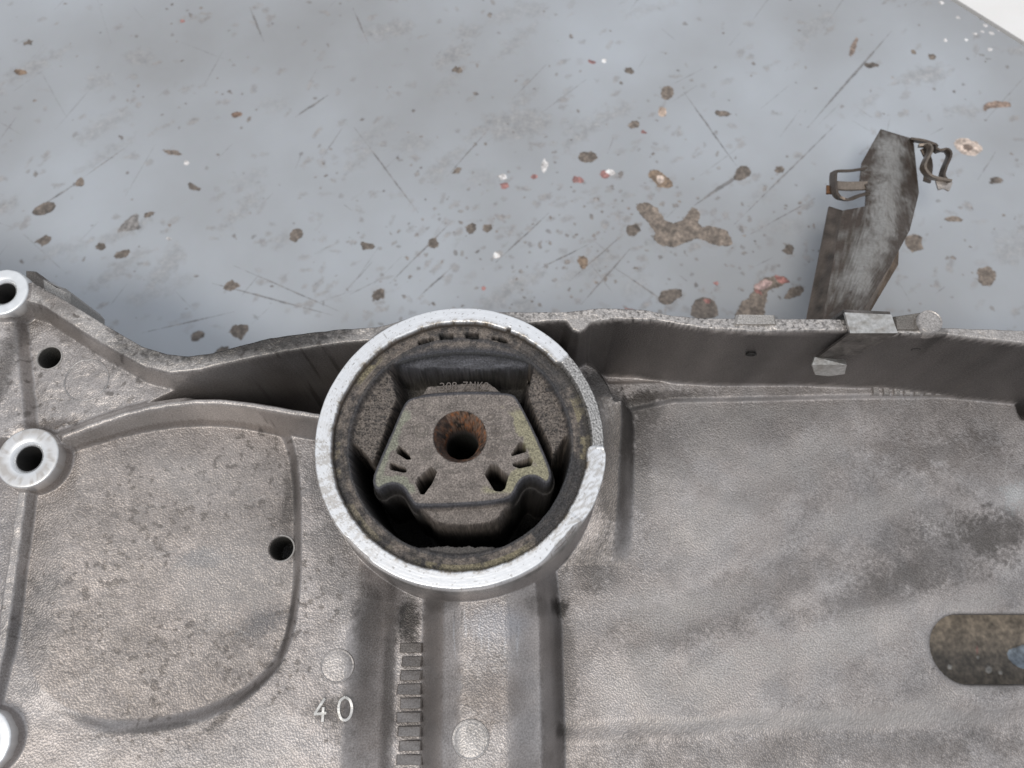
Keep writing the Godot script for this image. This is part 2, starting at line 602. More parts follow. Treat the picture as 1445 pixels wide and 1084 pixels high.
func cast_row(xs: PackedFloat32Array, z: float) -> Array:
	var act: Array = []
	for f in feats:
		if f.box.position.y <= z and f.box.end.y >= z:
			act.append(f)
	var sts: Array = []
	for s in stain_shades:
		if absf(s.c.y - z) < s.m:
			sts.append(s)
	var wls: Array = []
	for w in wells:
		if absf(w.c.y - z) < w.r + 4.0:
			wls.append(w)
	var pos := PackedVector3Array()
	var col := PackedColorArray()
	var keep := PackedByteArray()
	var near := [Vector2.ZERO]
	var edge_row := z < -60.0
	for x in xs:
		var p := Vector2(x, z)
		var cut := 0           # 1 on the lip of a cut, 2 just beyond it, 3 gone
		var drop := 0.0
		var lip := 0.0
		if edge_row or x > 245 or x < -255:
			var d := sdp(p, outline, near)
			if d > -0.5 * GRID:
				if d < 0.5 * GRID:
					p = near[0]
					cut = 1
				elif d < 2.2 * GRID:
					p = near[0] + (p - near[0]).normalized() * 0.03
					cut = 2
					drop = 4.0
				else:
					cut = 3
		if cut == 0:
			for w in wls:
				var q: Vector2 = p - w.c
				var l := q.length()
				if l > w.r + 1.0:
					continue
				var d: float = l - w.r
				if w.has("poly"):
					d = sdp(p, w.poly, near)
				else:
					near[0] = w.c + q / maxf(l, 1e-4) * w.r
				if w.has("poly"):
					lip = exp(-maxf(d, 0.0) / 0.55)
				if d < 0.5 * GRID:
					if d > -0.5 * GRID:
						p = near[0]
						cut = 1
					elif d > -2.2 * GRID:
						p = near[0] + (p - near[0]).normalized() * 0.03
						cut = 2
						drop = w.floor
					elif w.blind:
						cut = 2
						drop = w.floor
					else:
						cut = 3
					break
		if cut == 3:
			pos.append(Vector3(x, 0, z))
			col.append(Color.BLACK)
			keep.append(0)
			continue
		var big := n_big.get_noise_2d(p.x, p.y)
		var mid := n_mid.get_noise_2d(p.x, p.y)
		var h := 28.0 + 0.5 * big - 2.2 * smoothstep(17.0, 25.0, p.y + 0.05 * p.x - 4.0 + 6.0 * 0.3 * big)
		var top := 0.0
		var steep := 0.0
		var tint := Color(0, 0, 0)
		var tw := 0.0
		for f in act:
			if p.x < f.box.position.x or p.x > f.box.end.x:
				continue
			var s := sdp(p, f.p)
			if s < f.b:
				var t: float = 1.0 - smoothstep(f.a, f.b, s)
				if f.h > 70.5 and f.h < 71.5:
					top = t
				var was := h
				h = lerpf(h, f.h + clampf(f.s.x * (p.x + 60.0), f.s.y, f.s.z) + f.sz * clampf(p.y + 78.0, 0.0, 80.0) + 0.25 * big + (0.4 * mid if f.h > 60.0 else 0.12 * mid), t)
				if f.sz != 0.0:
					h = maxf(h, was)
				if t > 0.3:
					tw = lerpf(tw, 1.0 if f.tint.a > 0.5 else 0.0, smoothstep(0.85, 0.99, t))
					if f.tint.a > 0.5:
						tint = f.tint
				if t > 0.02 and t < 0.98:
					steep = maxf(steep, 1.0 - absf(2.0 * t - 1.0))
		var rough := 1.0 - clampf(0.5 + 1.6 * big + 0.8 * mid, 0.0, 0.75)
		var grain := n_grain.get_noise_3d(p.x, h, p.y)
		if h > 62.0 and top > 0.8:
			rough = 1.6
		if top > 0.03 and top < 0.9:
			rough = 0.25
		h += 0.036 * grain * rough * (1.0 - 0.85 * steep)
		var calm := 1.0 - 0.9 * clampf(steep * 2.5, 0.0, 1.0)
		var fine := calm * n_fine.get_noise_3d(p.x, h, p.y)
		grain *= calm
		mid = lerpf(0.4, 1.0, calm) * n_mid.get_noise_3d(p.x, h, p.y)
		# bare cast metal under a film of dirt
		var k := 1.08 + 0.30 * big + 0.16 * mid + 0.09 * fine + 0.16 * n_streak.get_noise_2d((p.x * 0.85 - p.y * 0.5) * 0.4, (p.y * 0.85 + p.x * 0.5) * 1.5)
		var c := Color(0.425 * k, 0.392 * k, 0.378 * k)
		c = c.lerp(Color(0.43 * k, 0.413 * k, 0.412 * k), clampf(0.4 + 2.0 * n_mid.get_noise_2d(p.x * 0.4 + 90.0, p.y * 0.4), 0.0, 1.0) * 0.5)
		c = c.lerp(Color(tint.r * k, tint.g * k, tint.b * k), tw * 0.7)
		c = c * (1.0 + 0.26 * grain * rough + 0.10 * calm * n_sand.get_noise_3d(p.x, h, p.y))
		if top > 0.975:
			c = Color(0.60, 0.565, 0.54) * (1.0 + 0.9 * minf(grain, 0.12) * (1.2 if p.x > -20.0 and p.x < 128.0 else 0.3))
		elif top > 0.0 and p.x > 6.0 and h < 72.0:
			# oily film inside the rim plus its shade, painted dark and lighter downwards
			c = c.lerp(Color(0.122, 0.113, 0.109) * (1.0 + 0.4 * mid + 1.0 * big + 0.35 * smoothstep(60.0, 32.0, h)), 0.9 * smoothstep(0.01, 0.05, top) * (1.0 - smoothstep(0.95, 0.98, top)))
		h -= 0.9 * lip
		c = c.lerp(Color(0.6, 0.56, 0.54), 0.45 * lip)
		# dark pitting in clusters
		var sp := n_spot.get_noise_2d(p.x, p.y)
		var where := n_big.get_noise_2d(p.x * 1.3 + 300.0, p.y * 1.3)
		var thr := 0.36
		if tw > 0.5 and tint.g < 0.4 and p.y > -40.0:
			thr = 0.27
			where += 0.12
		if sp > thr and where > -0.05:
			c = c.lerp(Color(0.185, 0.165, 0.152), clampf((sp - thr) * 7.0, 0, 1) * 0.7 * clampf(where * 5.0 + 0.25, 0, 1) * (1.0 if p.x < -50.0 else 0.35))
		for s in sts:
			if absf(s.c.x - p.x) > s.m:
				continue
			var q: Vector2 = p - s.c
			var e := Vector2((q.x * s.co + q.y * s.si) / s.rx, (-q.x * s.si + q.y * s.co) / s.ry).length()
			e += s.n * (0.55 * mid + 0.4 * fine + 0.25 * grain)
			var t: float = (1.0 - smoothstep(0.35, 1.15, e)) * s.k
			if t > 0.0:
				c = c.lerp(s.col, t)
		if cut == 2:
			c = Color(0.09, 0.085, 0.08) if drop > 10.0 else c  # sides of the cuts coloured dark in place of shade
		c = Color(maxf(c.r, 0.012), maxf(c.g, 0.012), maxf(c.b, 0.012))
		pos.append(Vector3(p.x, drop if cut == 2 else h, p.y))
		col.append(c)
		keep.append(1)
	return [pos, col, keep]


# height of the finished casting at one point, for marks that lie on it
func cast_h(p: Vector2) -> float:
	var h := 28.0 + 0.5 * n_big.get_noise_2d(p.x, p.y)
	for f in feats:
		if f.box.has_point(p):
			var s := sdp(p, f.p)
			if s < f.b:
				h = lerpf(h, f.h + clampf(f.s.x * (p.x + 60.0), f.s.y, f.s.z) + f.sz * clampf(p.y + 78.0, 0.0, 80.0) + 0.25 * n_big.get_noise_2d(p.x, p.y) + (0.4 if f.h > 60.0 else 0.12) * n_mid.get_noise_2d(p.x, p.y), 1.0 - smoothstep(f.a, f.b, s))
	return h


func disc_mark(parent: Node, u: float, v: float, h: float, rpx: float, proud: float, c: Color, only_rim := false, level := false) -> void:
	var at2 := at(u, v, h)
	var r := rpx * (EYE - h) / F
	var prof := [[0.02, proud], [0.15, proud], [0.3, proud], [0.45, proud], [0.6, proud], [0.7, proud], [0.8, proud], [0.86, proud - 0.1], [0.9, proud - 0.06], [0.935, proud + 0.16], [0.97, proud + 0.16], [1.0, proud * 0.4], [1.03, -0.5]]
	if only_rim:
		prof = [[0.90, -0.4], [0.93, 0.12], [0.96, 0.2], [0.99, 0.12], [1.02, -0.4]]
	var mesh := lathe(at2, 56, prof.size(), func(t: float, k: int) -> Array:
		var rr: float = prof[k][0] * r
		var p := at2 + Vector2(cos(t), sin(t)) * rr
		var g := 0.05 * n_grain.get_noise_2d(p.x * 1.3, p.y * 1.3)
		var base := (h if k < 11 else h - 3.0) if level else cast_h(p)
		return [rr, base + prof[k][1] + g, c * (1.0 + 0.35 * n_mid.get_noise_2d(p.x, p.y) + 5.0 * g)])
	put("ejector_mark", mesh, M.cast, parent)


func build_subframe() -> void:
	var t := thing("subframe", "dirty grey cast aluminium car subframe lying on the blue-grey painted table", "car part")
	var xs := axis(-150, 174, GRID, -258, 250)
	var zs := axis(-103, 36, GRID, -170, 88)
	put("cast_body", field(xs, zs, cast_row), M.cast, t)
	# machined top of the bush seat; from -39 to 3 degrees it was left as cast
	var grey := Color(0.40, 0.385, 0.37)
	var count := 28
	var ring := lathe(ring_c, 720, count, func(a: float, k: int) -> Array:
		var dg := rad_to_deg(a)
		if dg > 180.0:
			dg -= 360.0
		var raw := smoothstep(-40.5, -38.5, dg) * (1.0 - smoothstep(1.5, 3.5, dg))
		var wob := n_mid.get_noise_2d(cos(a) * 30.0, sin(a) * 30.0)
		var fw := n_fine.get_noise_2d(cos(a) * 40.0, sin(a) * 40.0)
		var ri := 36.3 + 0.25 * wob + 0.12 * fw
		if dg > -69.0 and dg < -66.5:
			ri += 0.9
		ri = lerpf(ri, 37.5, raw)
		var ro := 40.75 + 0.12 * wob
		ro -= 1.15 * smoothstep(33.0, 38.0, dg) * (1.0 - smoothstep(46.0, 58.0, dg))
		ro += 0.5 * smoothstep(3.0, 6.0, dg) * (1.0 - smoothstep(28.0, 34.0, dg))
		ro -= 0.5 * smoothstep(124.0, 127.0, dg) * (1.0 - smoothstep(137.0, 139.0, dg))
		var top := 75.0 - 0.55 * raw
		var r := 0.0
		var y := 0.0
		if k == 0:
			r = 36.2
			y = 62.0
		elif k == 1:
			r = ri - 0.35
			y = top - 1.6
		elif k == 2:
			r = ri - 0.1
			y = top - 0.45
		elif k <= 23:
			r = lerpf(ri + 0.15, ro - 0.25, (k - 3) / 20.0)
			y = top - (0.0 if k > 3 else 0.08)
			if dg > 3.0 and dg < 34.0:
				y -= 0.5 * (k - 3) / 20.0
		elif k == 24:
			r = ro
			y = top - 0.3
		elif k == 25:
			r = ro + 0.35
			y = top - 1.6
		elif k == 26:
			r = 41.3
			y = top - 4.0
		else:
			r = 41.6
			y = 66.0
		var px := ring_c + Vector2(cos(a), sin(a)) * r
		var gr := n_grain.get_noise_2d(px.x * 2.0, px.y * 2.0)
		var mdn := n_mid.get_noise_2d(px.x * 2.0, px.y * 2.0)
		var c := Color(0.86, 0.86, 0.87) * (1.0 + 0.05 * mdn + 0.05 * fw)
		var turned := n_fine.get_noise_2d(r * 7.0, 50.0 + 0.4 * sin(a))
		c = c * (1.0 + 0.09 * turned * (1.0 - smoothstep(33.0, 36.0, dg) if dg > 3.0 else 1.0))
		y += 0.02 * turned
		if n_spot.get_noise_2d(px.x * 3.0, px.y * 3.0) > 0.56:
			c = c.lerp(Color(0.3, 0.27, 0.24), 0.6)
		# rubbed-in dirt along the inner edge, brown on the lower left
		var dirt := clampf((0.14 + 0.5 * mdn + 0.3 * gr + 0.3 * wob) * 2.2, 0.0, 1.0) * (1.0 - smoothstep(36.4, 38.0, r))
		var left := smoothstep(100.0, 150.0, absf(dg)) * (1.0 if dg > 0.0 else 0.35)
		dirt = maxf(dirt, left * clampf((0.5 * mdn + 0.5 * gr + 0.5 * fw + 0.12) * 1.6, 0.0, 0.55))
		if dg > 3.0 and dg < 48.0:
			dirt = maxf(dirt, clampf(0.16 + 0.9 * n_streak.get_noise_2d(px.x * 3.0 - px.y, px.y * 9.0 + px.x * 6.0), 0.0, 0.5))
		c = c.lerp(Color(0.34, 0.29, 0.23), dirt)
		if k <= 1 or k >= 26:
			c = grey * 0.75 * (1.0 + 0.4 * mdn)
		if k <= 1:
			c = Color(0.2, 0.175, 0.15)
		c = c.lerp(grey * (1.0 + 1.1 * gr), raw)
		y += 0.04 * gr * raw
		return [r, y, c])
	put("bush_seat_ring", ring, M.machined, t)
	# feet that the casting stands on
	for f in [boss[0].c, boss[1].c, boss[2].c, Vector2(200, -70), Vector2(200, 60), Vector2(-14, 80)]:
		var pr := [[7.0, 40.0], [7.0, 1.0], [6.0, 0.05], [0.02, 0.05]]
		put("foot", lathe(f, 28, 4, func(_a: float, k: int) -> Array: return [pr[k][0], pr[k][1], Color(0.4, 0.38, 0.36)]), M.cast, t)
	for q in boss:
		var b: Dictionary = q
		var prof := [[b.b - 0.1, 30.0], [b.b, b.h - 1.6], [b.b + 0.1, b.h - 1.0], [b.b + 1.0, b.h - 0.15], [b.b + 1.25, b.h], [lerpf(b.b, b.r, 0.5), b.h], [lerpf(b.b, b.r, 0.75), b.h], [b.r - 0.5, b.h], [b.r - 0.12, b.h - 0.12], [b.r + 0.05, b.h - 0.6], [b.r + 0.25, b.h - 4.0]]
		var mesh := lathe(b.c, 96, prof.size(), func(a: float, k: int) -> Array:
			var r: float = prof[k][0]
			var p: Vector2 = b.c + Vector2(cos(a), sin(a)) * r
			var md := n_mid.get_noise_2d(p.x * 2.2, p.y * 2.2)
			var c := Color(0.80, 0.785, 0.775)
			if k >= 2 and k <= 4:
				c = Color(0.9, 0.9, 0.9)
			if b.h < 67.0 or b.h > 70.0:
				c = Color(0.9, 0.9, 0.9)
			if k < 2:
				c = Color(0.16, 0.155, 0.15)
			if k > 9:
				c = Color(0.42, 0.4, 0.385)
			if k > 4 and b.h > 67.0 and b.h < 70.0:
				c = c.lerp(Color(0.42, 0.37, 0.32), clampf(md * 2.0 + 0.05, 0.0, 0.6))
			return [r + (0.1 * md if k > 6 else 0.0), prof[k][1], c * (1.0 + 0.1 * md)])
		put("bolt_boss", mesh, M.machined, t)
	# drilled holes lined near black as painted shade, each with a bright broken edge
	for q in [[70.0, 505.0, 63.6, 3.5], [399.0, 775.0, 46.0, 3.6]]:
		var c := at(q[0], q[1], q[2])
		var r: float = q[3]
		var y: float = cast_h(c)
		var prof := [[r + 0.55, y - 0.25], [r + 0.45, y + 0.16], [r + 0.2, y + 0.14], [r - 0.1, y - 0.4], [r - 0.12, y - 3.0], [r - 0.12, y - 10.0], [r - 0.2, y - 16.0], [0.01, y - 17.0]]
		put("drilled_hole", lathe(c, 60, prof.size(), func(_a: float, k: int) -> Array:
			return [prof[k][0], prof[k][1], Color(0.5, 0.48, 0.46) if k < 3 else Color(0.085, 0.08, 0.072)]), M.rubber, t)
	disc_mark(t, 475, 940, 50, 22, 0.12, Color(0.52, 0.49, 0.475))
	disc_mark(t, 664, 1043, 56, 24.5, 0.16, Color(0.54, 0.515, 0.50))
	disc_mark(t, 135, 545, 58, 33, 0.05, Color(0.5, 0.48, 0.47), true)
	disc_mark(t, 1311, 455, 72, 19, 0.7, Color(0.52, 0.49, 0.47), false, true)
	# date ladder in the groove
	var ys := [907, 925.5, 945, 964.5, 984, 1004, 1024, 1044, 1064, 1084, 1104]
	for i in ys.size() - 1:
		var lft := 566.0 - 1.0 * minf(i, 5) + rng.randf_range(-2.5, 2.5)
		var worn := clampf((3.0 - i) / 3.0, 0.0, 1.0)
		var pg: Array = []
		for e in [[lft, ys[i] + rng.randf_range(0.2, 1.4), 40.4], [595.0 + rng.randf_range(-1, 1), ys[i] + rng.randf_range(0.2, 1.4), 40.9], [594.0 + rng.randf_range(-1, 1), ys[i + 1] - rng.randf_range(3.2, 4.4), 42.2 - 0.5 * worn], [lft - rng.randf_range(0, 2), ys[i + 1] - rng.randf_range(3.0, 4.2), 41.6 - 0.6 * worn]]:
			pg.append(at3(e[0], e[1], e[2]))
		put("ladder_step", chamfered(pg, 2.4, rng.randf_range(0.3, 0.5), Color(0.40, 0.375, 0.36).lerp(Color(0.2, 0.18, 0.165), worn * 0.8) * rng.randf_range(0.9, 1.1)), M.cast, t)
	# tick marks cast along the foot of the wall
	for i in 13:
		var u := 1235.0 + i * 14.6
		var p := at(u, 552, 29.5)
		var pg := [Vector3(p.x - 1.2, 30.6, p.y - 1.8), Vector3(p.x + 1.2, 30.6, p.y - 1.8), Vector3(p.x + 1.1, 30.3, p.y + 1.5), Vector3(p.x - 1.1, 30.3, p.y + 1.5)]
		put("tick_mark", chamfered(pg, 2.2, 0.4, Color(0.46, 0.43, 0.41)), M.cast, t)
	# raised number 40
	var dc := Color(0.86, 0.84, 0.82)
	for d in [[[458, 986, 444, 1008], [443, 1008, 460, 1006.5], [456, 998, 455, 1019]], [[486, 984, 479, 990, 477, 1003, 480, 1014, 486, 1017, 492, 1012, 494.5, 1000, 492, 989, 486, 984]]]:
		var st := SurfaceTool.new()
		for s in d:
			var pts: Array = []
			for i in range(0, s.size(), 2):
				var p := at(s[i], s[i + 1], 50.3)
				pts.append(Vector3(p.x, cast_h(p) + 0.22, p.y))
			st.append_from(ribbon(curve(pts, 6 if pts.size() < 3 else 26), Vector3.UP, 0.42, 0.4, dc), 0, Transform3D())
		put("embossed_digit", st.commit(), M.mark, t)
	# pieces on the outer side of the rim
	for l in [[[34, 380, 48, 381, 58, 388, 74, 404, 74, 424, 34, 406], 60.0, Color(0.2, 0.18, 0.165)], [[58, 392, 70, 397, 80, 402, 90, 405, 97, 412, 97, 426, 94, 442, 60, 420], 65.0, Color(0.46, 0.44, 0.42)]]:
		var lug: Array = []
		for i in range(0, l[0].size(), 2):
			lug.append(at3(l[0][i], l[0][i + 1], l[1]))
		put("rim_lug", chamfered(lug, 22, 1.1, l[2]), M.cast, t)
	var bl: Array = []
	for e in [[1040, 443], [1094, 444], [1097, 458], [1036, 458]]:
		bl.append(at3(e[0], e[1], 71.9))
	put("rim_pad", chamfered(bl, 14, 0.7, Color(0.56, 0.53, 0.5)), M.cast, t)
	bl = []
	for e in [[1262, 446], [1302, 440], [1312, 466], [1264, 466]]:
		bl.append(at3(e[0], e[1], 71.5))
	put("rim_pad", chamfered(bl, 10, 0.6, Color(0.3, 0.275, 0.25)), M.cast, t)
	# shallow dimples in the wall, drawn as small blind cups
	for e in [[1060, 500], [1292, 492]]:
		var c := wall_at(e[0], e[1], 0.15)
		var tm := TorusMesh.new()
		tm.inner_radius = 0.9 * MM
		tm.outer_radius = 1.8 * MM
		tm.rings = 20
		tm.ring_segments = 8
		var st := SurfaceTool.new()
		st.append_from(tm, 0, Transform3D(Basis(Vector3.RIGHT, PI / 2).scaled(Vector3(1, 0.6, 1)), Vector3.ZERO))
		put("wall_dimple", st.commit(), M.rubber_plain, t, c)


# point on the inner face of the north wall under a pixel
func wall_at(u: float, v: float, proud: float) -> Vector3:
	var d := ray(u, v)
	# plane z = -90.2 + (71 - y) * 0.05 + proud
	var t := (-90.2 + (71.0 - EYE) * 0.05 + proud) / (d.z + 0.05 * d.y)
	return Vector3(0, EYE, 0) + d * t


# block with bevelled top edges: pg = top outline (mm)
func chamfered(pg: Array, deep: float, bevel: float, c: Color) -> ArrayMesh:
	var st := SurfaceTool.new()
	st.begin(Mesh.PRIMITIVE_TRIANGLES)
	var flat := PackedVector2Array()
	var mid := Vector3.ZERO
	for p in pg:
		flat.append(Vector2(p.x, p.z))
		mid += p / pg.size()
	if Geometry2D.is_polygon_clockwise(flat):
		pg = pg.duplicate()
		pg.reverse()
	var n := pg.size()
	var rows: Array = [[], [], []]
	for i in n:
		var a: Vector3 = pg[i]
		var inn := (mid - a)
		inn.y = 0
		inn = inn.normalized() * bevel
		rows[0].append(a + inn)
		rows[1].append(a - Vector3(0, bevel, 0))
		rows[2].append(a - Vector3(0, deep, 0) - inn * 0.5)
	st.set_smooth_group(-1)
	var add := func(p: Vector3) -> void:
		st.set_color(c * (1.0 + 0.35 * n_mid.get_noise_2d(p.x * 2.0, p.z * 2.0) + 0.2 * n_grain.get_noise_2d(p.x, p.z)))
		st.add_vertex(p * MM)
	for i in range(1, n - 1):
		for p in [rows[0][0], rows[0][i + 1], rows[0][i]]:
			add.call(p)
	for r in 2:
		for i in n:
			var j := (i + 1) % n
			for p in [rows[r][i], rows[r][j], rows[r + 1][j], rows[r][i], rows[r + 1][j], rows[r + 1][i]]:
				add.call(p)
	st.generate_normals()
	return st.commit()


# ---------- the bush ----------
const FL := 72.2
var arm_l: PackedVector2Array
var arm_r: PackedVector2Array
var core_pg: PackedVector2Array
var core_tab: PackedVector2Array
var core_nose: PackedVector2Array
var lens: PackedVector2Array
var pockets: Array = []
var vents: Array = []
var bore_c: Vector2


func z3(px: Array, h: float) -> PackedVector2Array:   # coordinates of the enlarged survey picture
	var o: Array = []
	for i in range(0, px.size(), 2):
		o.append(500.0 + px[i] * 0.2952)
		o.append(480.0 + px[i + 1] * 0.2952)
	return poly(o, h)


func plan_bush() -> void:
	core_pg = smooth_poly(z3([235, 290, 265, 268, 330, 252, 500, 240, 700, 240, 768, 250, 795, 285, 830, 350, 870, 430, 920, 545, 950, 620, 952, 660, 935, 692, 905, 695, 868, 664, 825, 664, 795, 690, 775, 735, 745, 770, 640, 790, 470, 800,
		320, 804, 275, 795, 250, 755, 228, 715, 190, 697, 150, 706, 118, 730, 85, 712, 76, 660, 105, 585, 160, 460, 205, 350], FL), true, 1)
	core_tab = z3([310, 275, 345, 215, 520, 200, 650, 200, 705, 245, 700, 275], FL - 2.0)
	core_nose = smooth_poly(z3([300, 780, 760, 770, 730, 850, 690, 900, 560, 922, 400, 912, 350, 880, 320, 830], FL - 8.0), true, 1)
	lens = smooth_poly(poly([543, 520, 575, 509, 610, 501.5, 650, 498, 700, 500.5, 735, 507, 762, 517, 730, 519, 650, 521, 580, 521], FL), true, 1)
	arm_l = poly([552, 512, 560, 535, 566, 562, 552, 600, 535, 650, 525, 662, 505, 640, 480, 620, 480, 590, 495, 560, 520, 528], FL - 2.6)
	arm_r = poly([748, 512, 738, 556, 749, 587, 765, 620, 779, 656, 789, 642, 801, 622, 830, 616, 830, 575, 800, 540, 775, 515], FL - 2.6)
	for q in [[200, 520, 215, 505, 262, 545, 272, 572, 250, 572, 200, 540], [165, 590, 180, 584, 245, 610, 252, 632, 235, 634, 170, 620], [300, 660, 365, 604, 398, 628, 370, 690, 335, 738, 315, 738, 290, 680],
			[790, 485, 818, 496, 822, 535, 752, 556, 748, 545], [755, 590, 840, 558, 856, 575, 845, 602, 790, 614, 760, 604], [650, 592, 682, 596, 738, 650, 720, 712, 700, 725, 670, 722, 620, 640]]:
		pockets.append(z3(q, FL))
	for q in [[601, 481, 12, -0.28, 3.2], [630, 475, 10, -0.06, 4.8], [666, 474, 10, 0.02, 4.6], [705, 479, 12, 0.2, 3.0]]:
		vents.append({"c": at(q[0], q[1], FL), "w": q[2] * 0.19, "t": q[3], "hh": q[4] * 0.2})
	bore_c = at(649, 616, FL)


func rubber_row(xs: PackedFloat32Array, z: float) -> Array:
	var pos := PackedVector3Array()
	var col := PackedColorArray()
	var keep := PackedByteArray()
	var zt := at(650, 519, FL).y          # chord of the upper stop pad
	var zb := at(650, 767, FL).y
	for x in xs:
		var p := Vector2(x, z)
		var q := p - ring_c
		var r := q.length()
		if r > 37.2:
			pos.append(Vector3(x, 0, z))
			col.append(Color.BLACK)
			keep.append(0)
			continue
		var mid := n_mid.get_noise_2d(p.x * 2.0, p.y * 2.0)
		var grain := n_grain.get_noise_2d(p.x * 1.6, p.y * 1.6)
		var big := n_big.get_noise_2d(p.x * 3.0, p.y * 3.0)
		var rub := Color(0.066, 0.060, 0.058)
		var dust := Color(0.245, 0.208, 0.18)
		var h := 22.0
		var c := Color(0.02, 0.019, 0.018)
		# grey inner wall of the sleeve behind the upper gap
		if z < zt + 7.0 and absf(q.x + 1.0) < 21.0:
			h = lerpf(22.0, 52.0, 1.0 - smoothstep(zt + 4.5, zt + 6.5, z))
			c = Color(0.13, 0.12, 0.108)
		var tp := 1.0 - smoothstep(zt - 0.5, zt + 0.7, z + 0.35 * mid + 0.0015 * q.x * q.x)
		if tp > 0.0:
			# stop pad with a shallow lens-shaped hollow along its edge
			var ls := sdp(p, lens)
			var inl := 1.0 - smoothstep(-1.2, 0.3, ls)
			h = lerpf(h, FL - 0.1 + 0.05 * grain - 1.6 * inl - 0.5 * smoothstep(zt - 1.6, zt, z), tp)
			var pc := rub.lerp(dust, clampf(0.5 + 1.1 * mid + 0.5 * grain, 0.0, 1.0))
			pc = pc.lerp(Color(0.06, 0.06, 0.068), smoothstep(3.2, 0.8, ls))
			pc = pc.lerp(Color(0.085, 0.085, 0.095) * (1.0 + 0.5 * n_streak.get_noise_2d(p.x, p.y * 6.0)), inl)
			if ls > -0.4 and ls < 0.5:
				pc = Color(0.03, 0.03, 0.032)
			c = c.lerp(pc, tp)
		var bp := smoothstep(zb - 0.6, zb + 0.8, z + 0.4 * mid + 0.25 * grain - 0.003 * q.x * q.x)
		if bp > 0.0:
			h = lerpf(h, FL - 1.2, bp)
			c = c.lerp(Color(0.105, 0.095, 0.088), bp)
		for k in 2:
			var s := sdp(p, arm_r if k else arm_l)
			if s < 1.2:
				var t := 1.0 - smoothstep(-1.6, 1.2, s)
				var cr := absf(n_crack.get_noise_2d(p.x * (1.0 + 0.2 * mid), p.y))
				var crack := 1.0 - smoothstep(0.0, 0.2, cr)
				var dd := 0.28 + 0.5 * mid + 0.4 * grain
				var hh := FL - 2.6 - 0.7 * smoothstep(31.0, 18.0, r) + 0.12 * grain - 0.5 * crack
				h = lerpf(h, hh, t)
				c = c.lerp(rub.lerp(dust, clampf(0.66 + dd * 0.5 - 0.95 * crack, 0.0, 1.0)), smoothstep(0.1, 0.6, t))
		# flange of the sleeve under a skin of rubber
		var rc := 31.3 + 0.25 * big
		var fl := smoothstep(rc - 0.5, rc + 0.3, r)
		if fl > 0.0:
			var hh := FL + 0.25 * exp(-pow((r - rc - 0.7) / 0.35, 2.0)) - 0.35 * exp(-pow((r - 33.7) / 0.3, 2.0)) + 0.05 * grain
			var cc := rub.lerp(dust, clampf(0.45 + 1.1 * mid + 0.5 * grain + 0.5 * big, 0.0, 1.0))
			var dg := rad_to_deg(q.angle())
			# olive coating where the skin has worn through
			var ol := smoothstep(34.0, 34.3, r) * clampf((big * 1.6 + mid * 1.2 + 0.6) * 2.4, 0.0, 1.0)
			ol *= maxf(maxf(smoothstep(52, 62, dg) * (1.0 - smoothstep(104, 112, dg)), smoothstep(-26, -20, dg) * (1.0 - smoothstep(6, 12, dg)) * smoothstep(32.4, 32.8, r)), maxf(smoothstep(-152, -146, dg) * (1.0 - smoothstep(-138, -130, dg)), 0.55 * smoothstep(118, 126, dg)))
			cc = cc.lerp(Color(0.27, 0.235, 0.15) * (1.0 + 0.4 * grain), ol * 0.85)
			if dg > 8.0 and dg < 52.0:
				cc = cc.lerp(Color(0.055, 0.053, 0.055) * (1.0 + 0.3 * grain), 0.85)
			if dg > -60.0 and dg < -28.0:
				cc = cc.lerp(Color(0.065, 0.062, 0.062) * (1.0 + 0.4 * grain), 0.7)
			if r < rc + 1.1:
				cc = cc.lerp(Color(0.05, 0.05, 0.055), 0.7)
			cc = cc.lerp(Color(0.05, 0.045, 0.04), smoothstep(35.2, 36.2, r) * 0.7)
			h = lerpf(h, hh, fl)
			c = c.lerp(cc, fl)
			for v in vents:
				var e: Vector2 = (p - v.c).rotated(-v.t)
				var inn := (1.0 - smoothstep(v.w * 0.9, v.w * 1.1, absf(e.x) + 0.2 * mid)) * (1.0 - smoothstep(v.hh * 0.8, v.hh * 1.1, absf(e.y) + 0.25 * mid))
				h -= 3.0 * inn
				c = c.lerp(Color(0.02, 0.02, 0.02), inn)
		c = c * (1.0 + 0.55 * n_sand.get_noise_2d(p.x, p.y))
		c = Color(maxf(c.r, 0.006), maxf(c.g, 0.006), maxf(c.b, 0.006))
		pos.append(Vector3(x, h, z))
		col.append(c)
		keep.append(1)
	return [pos, col, keep]


const CG := 0.22


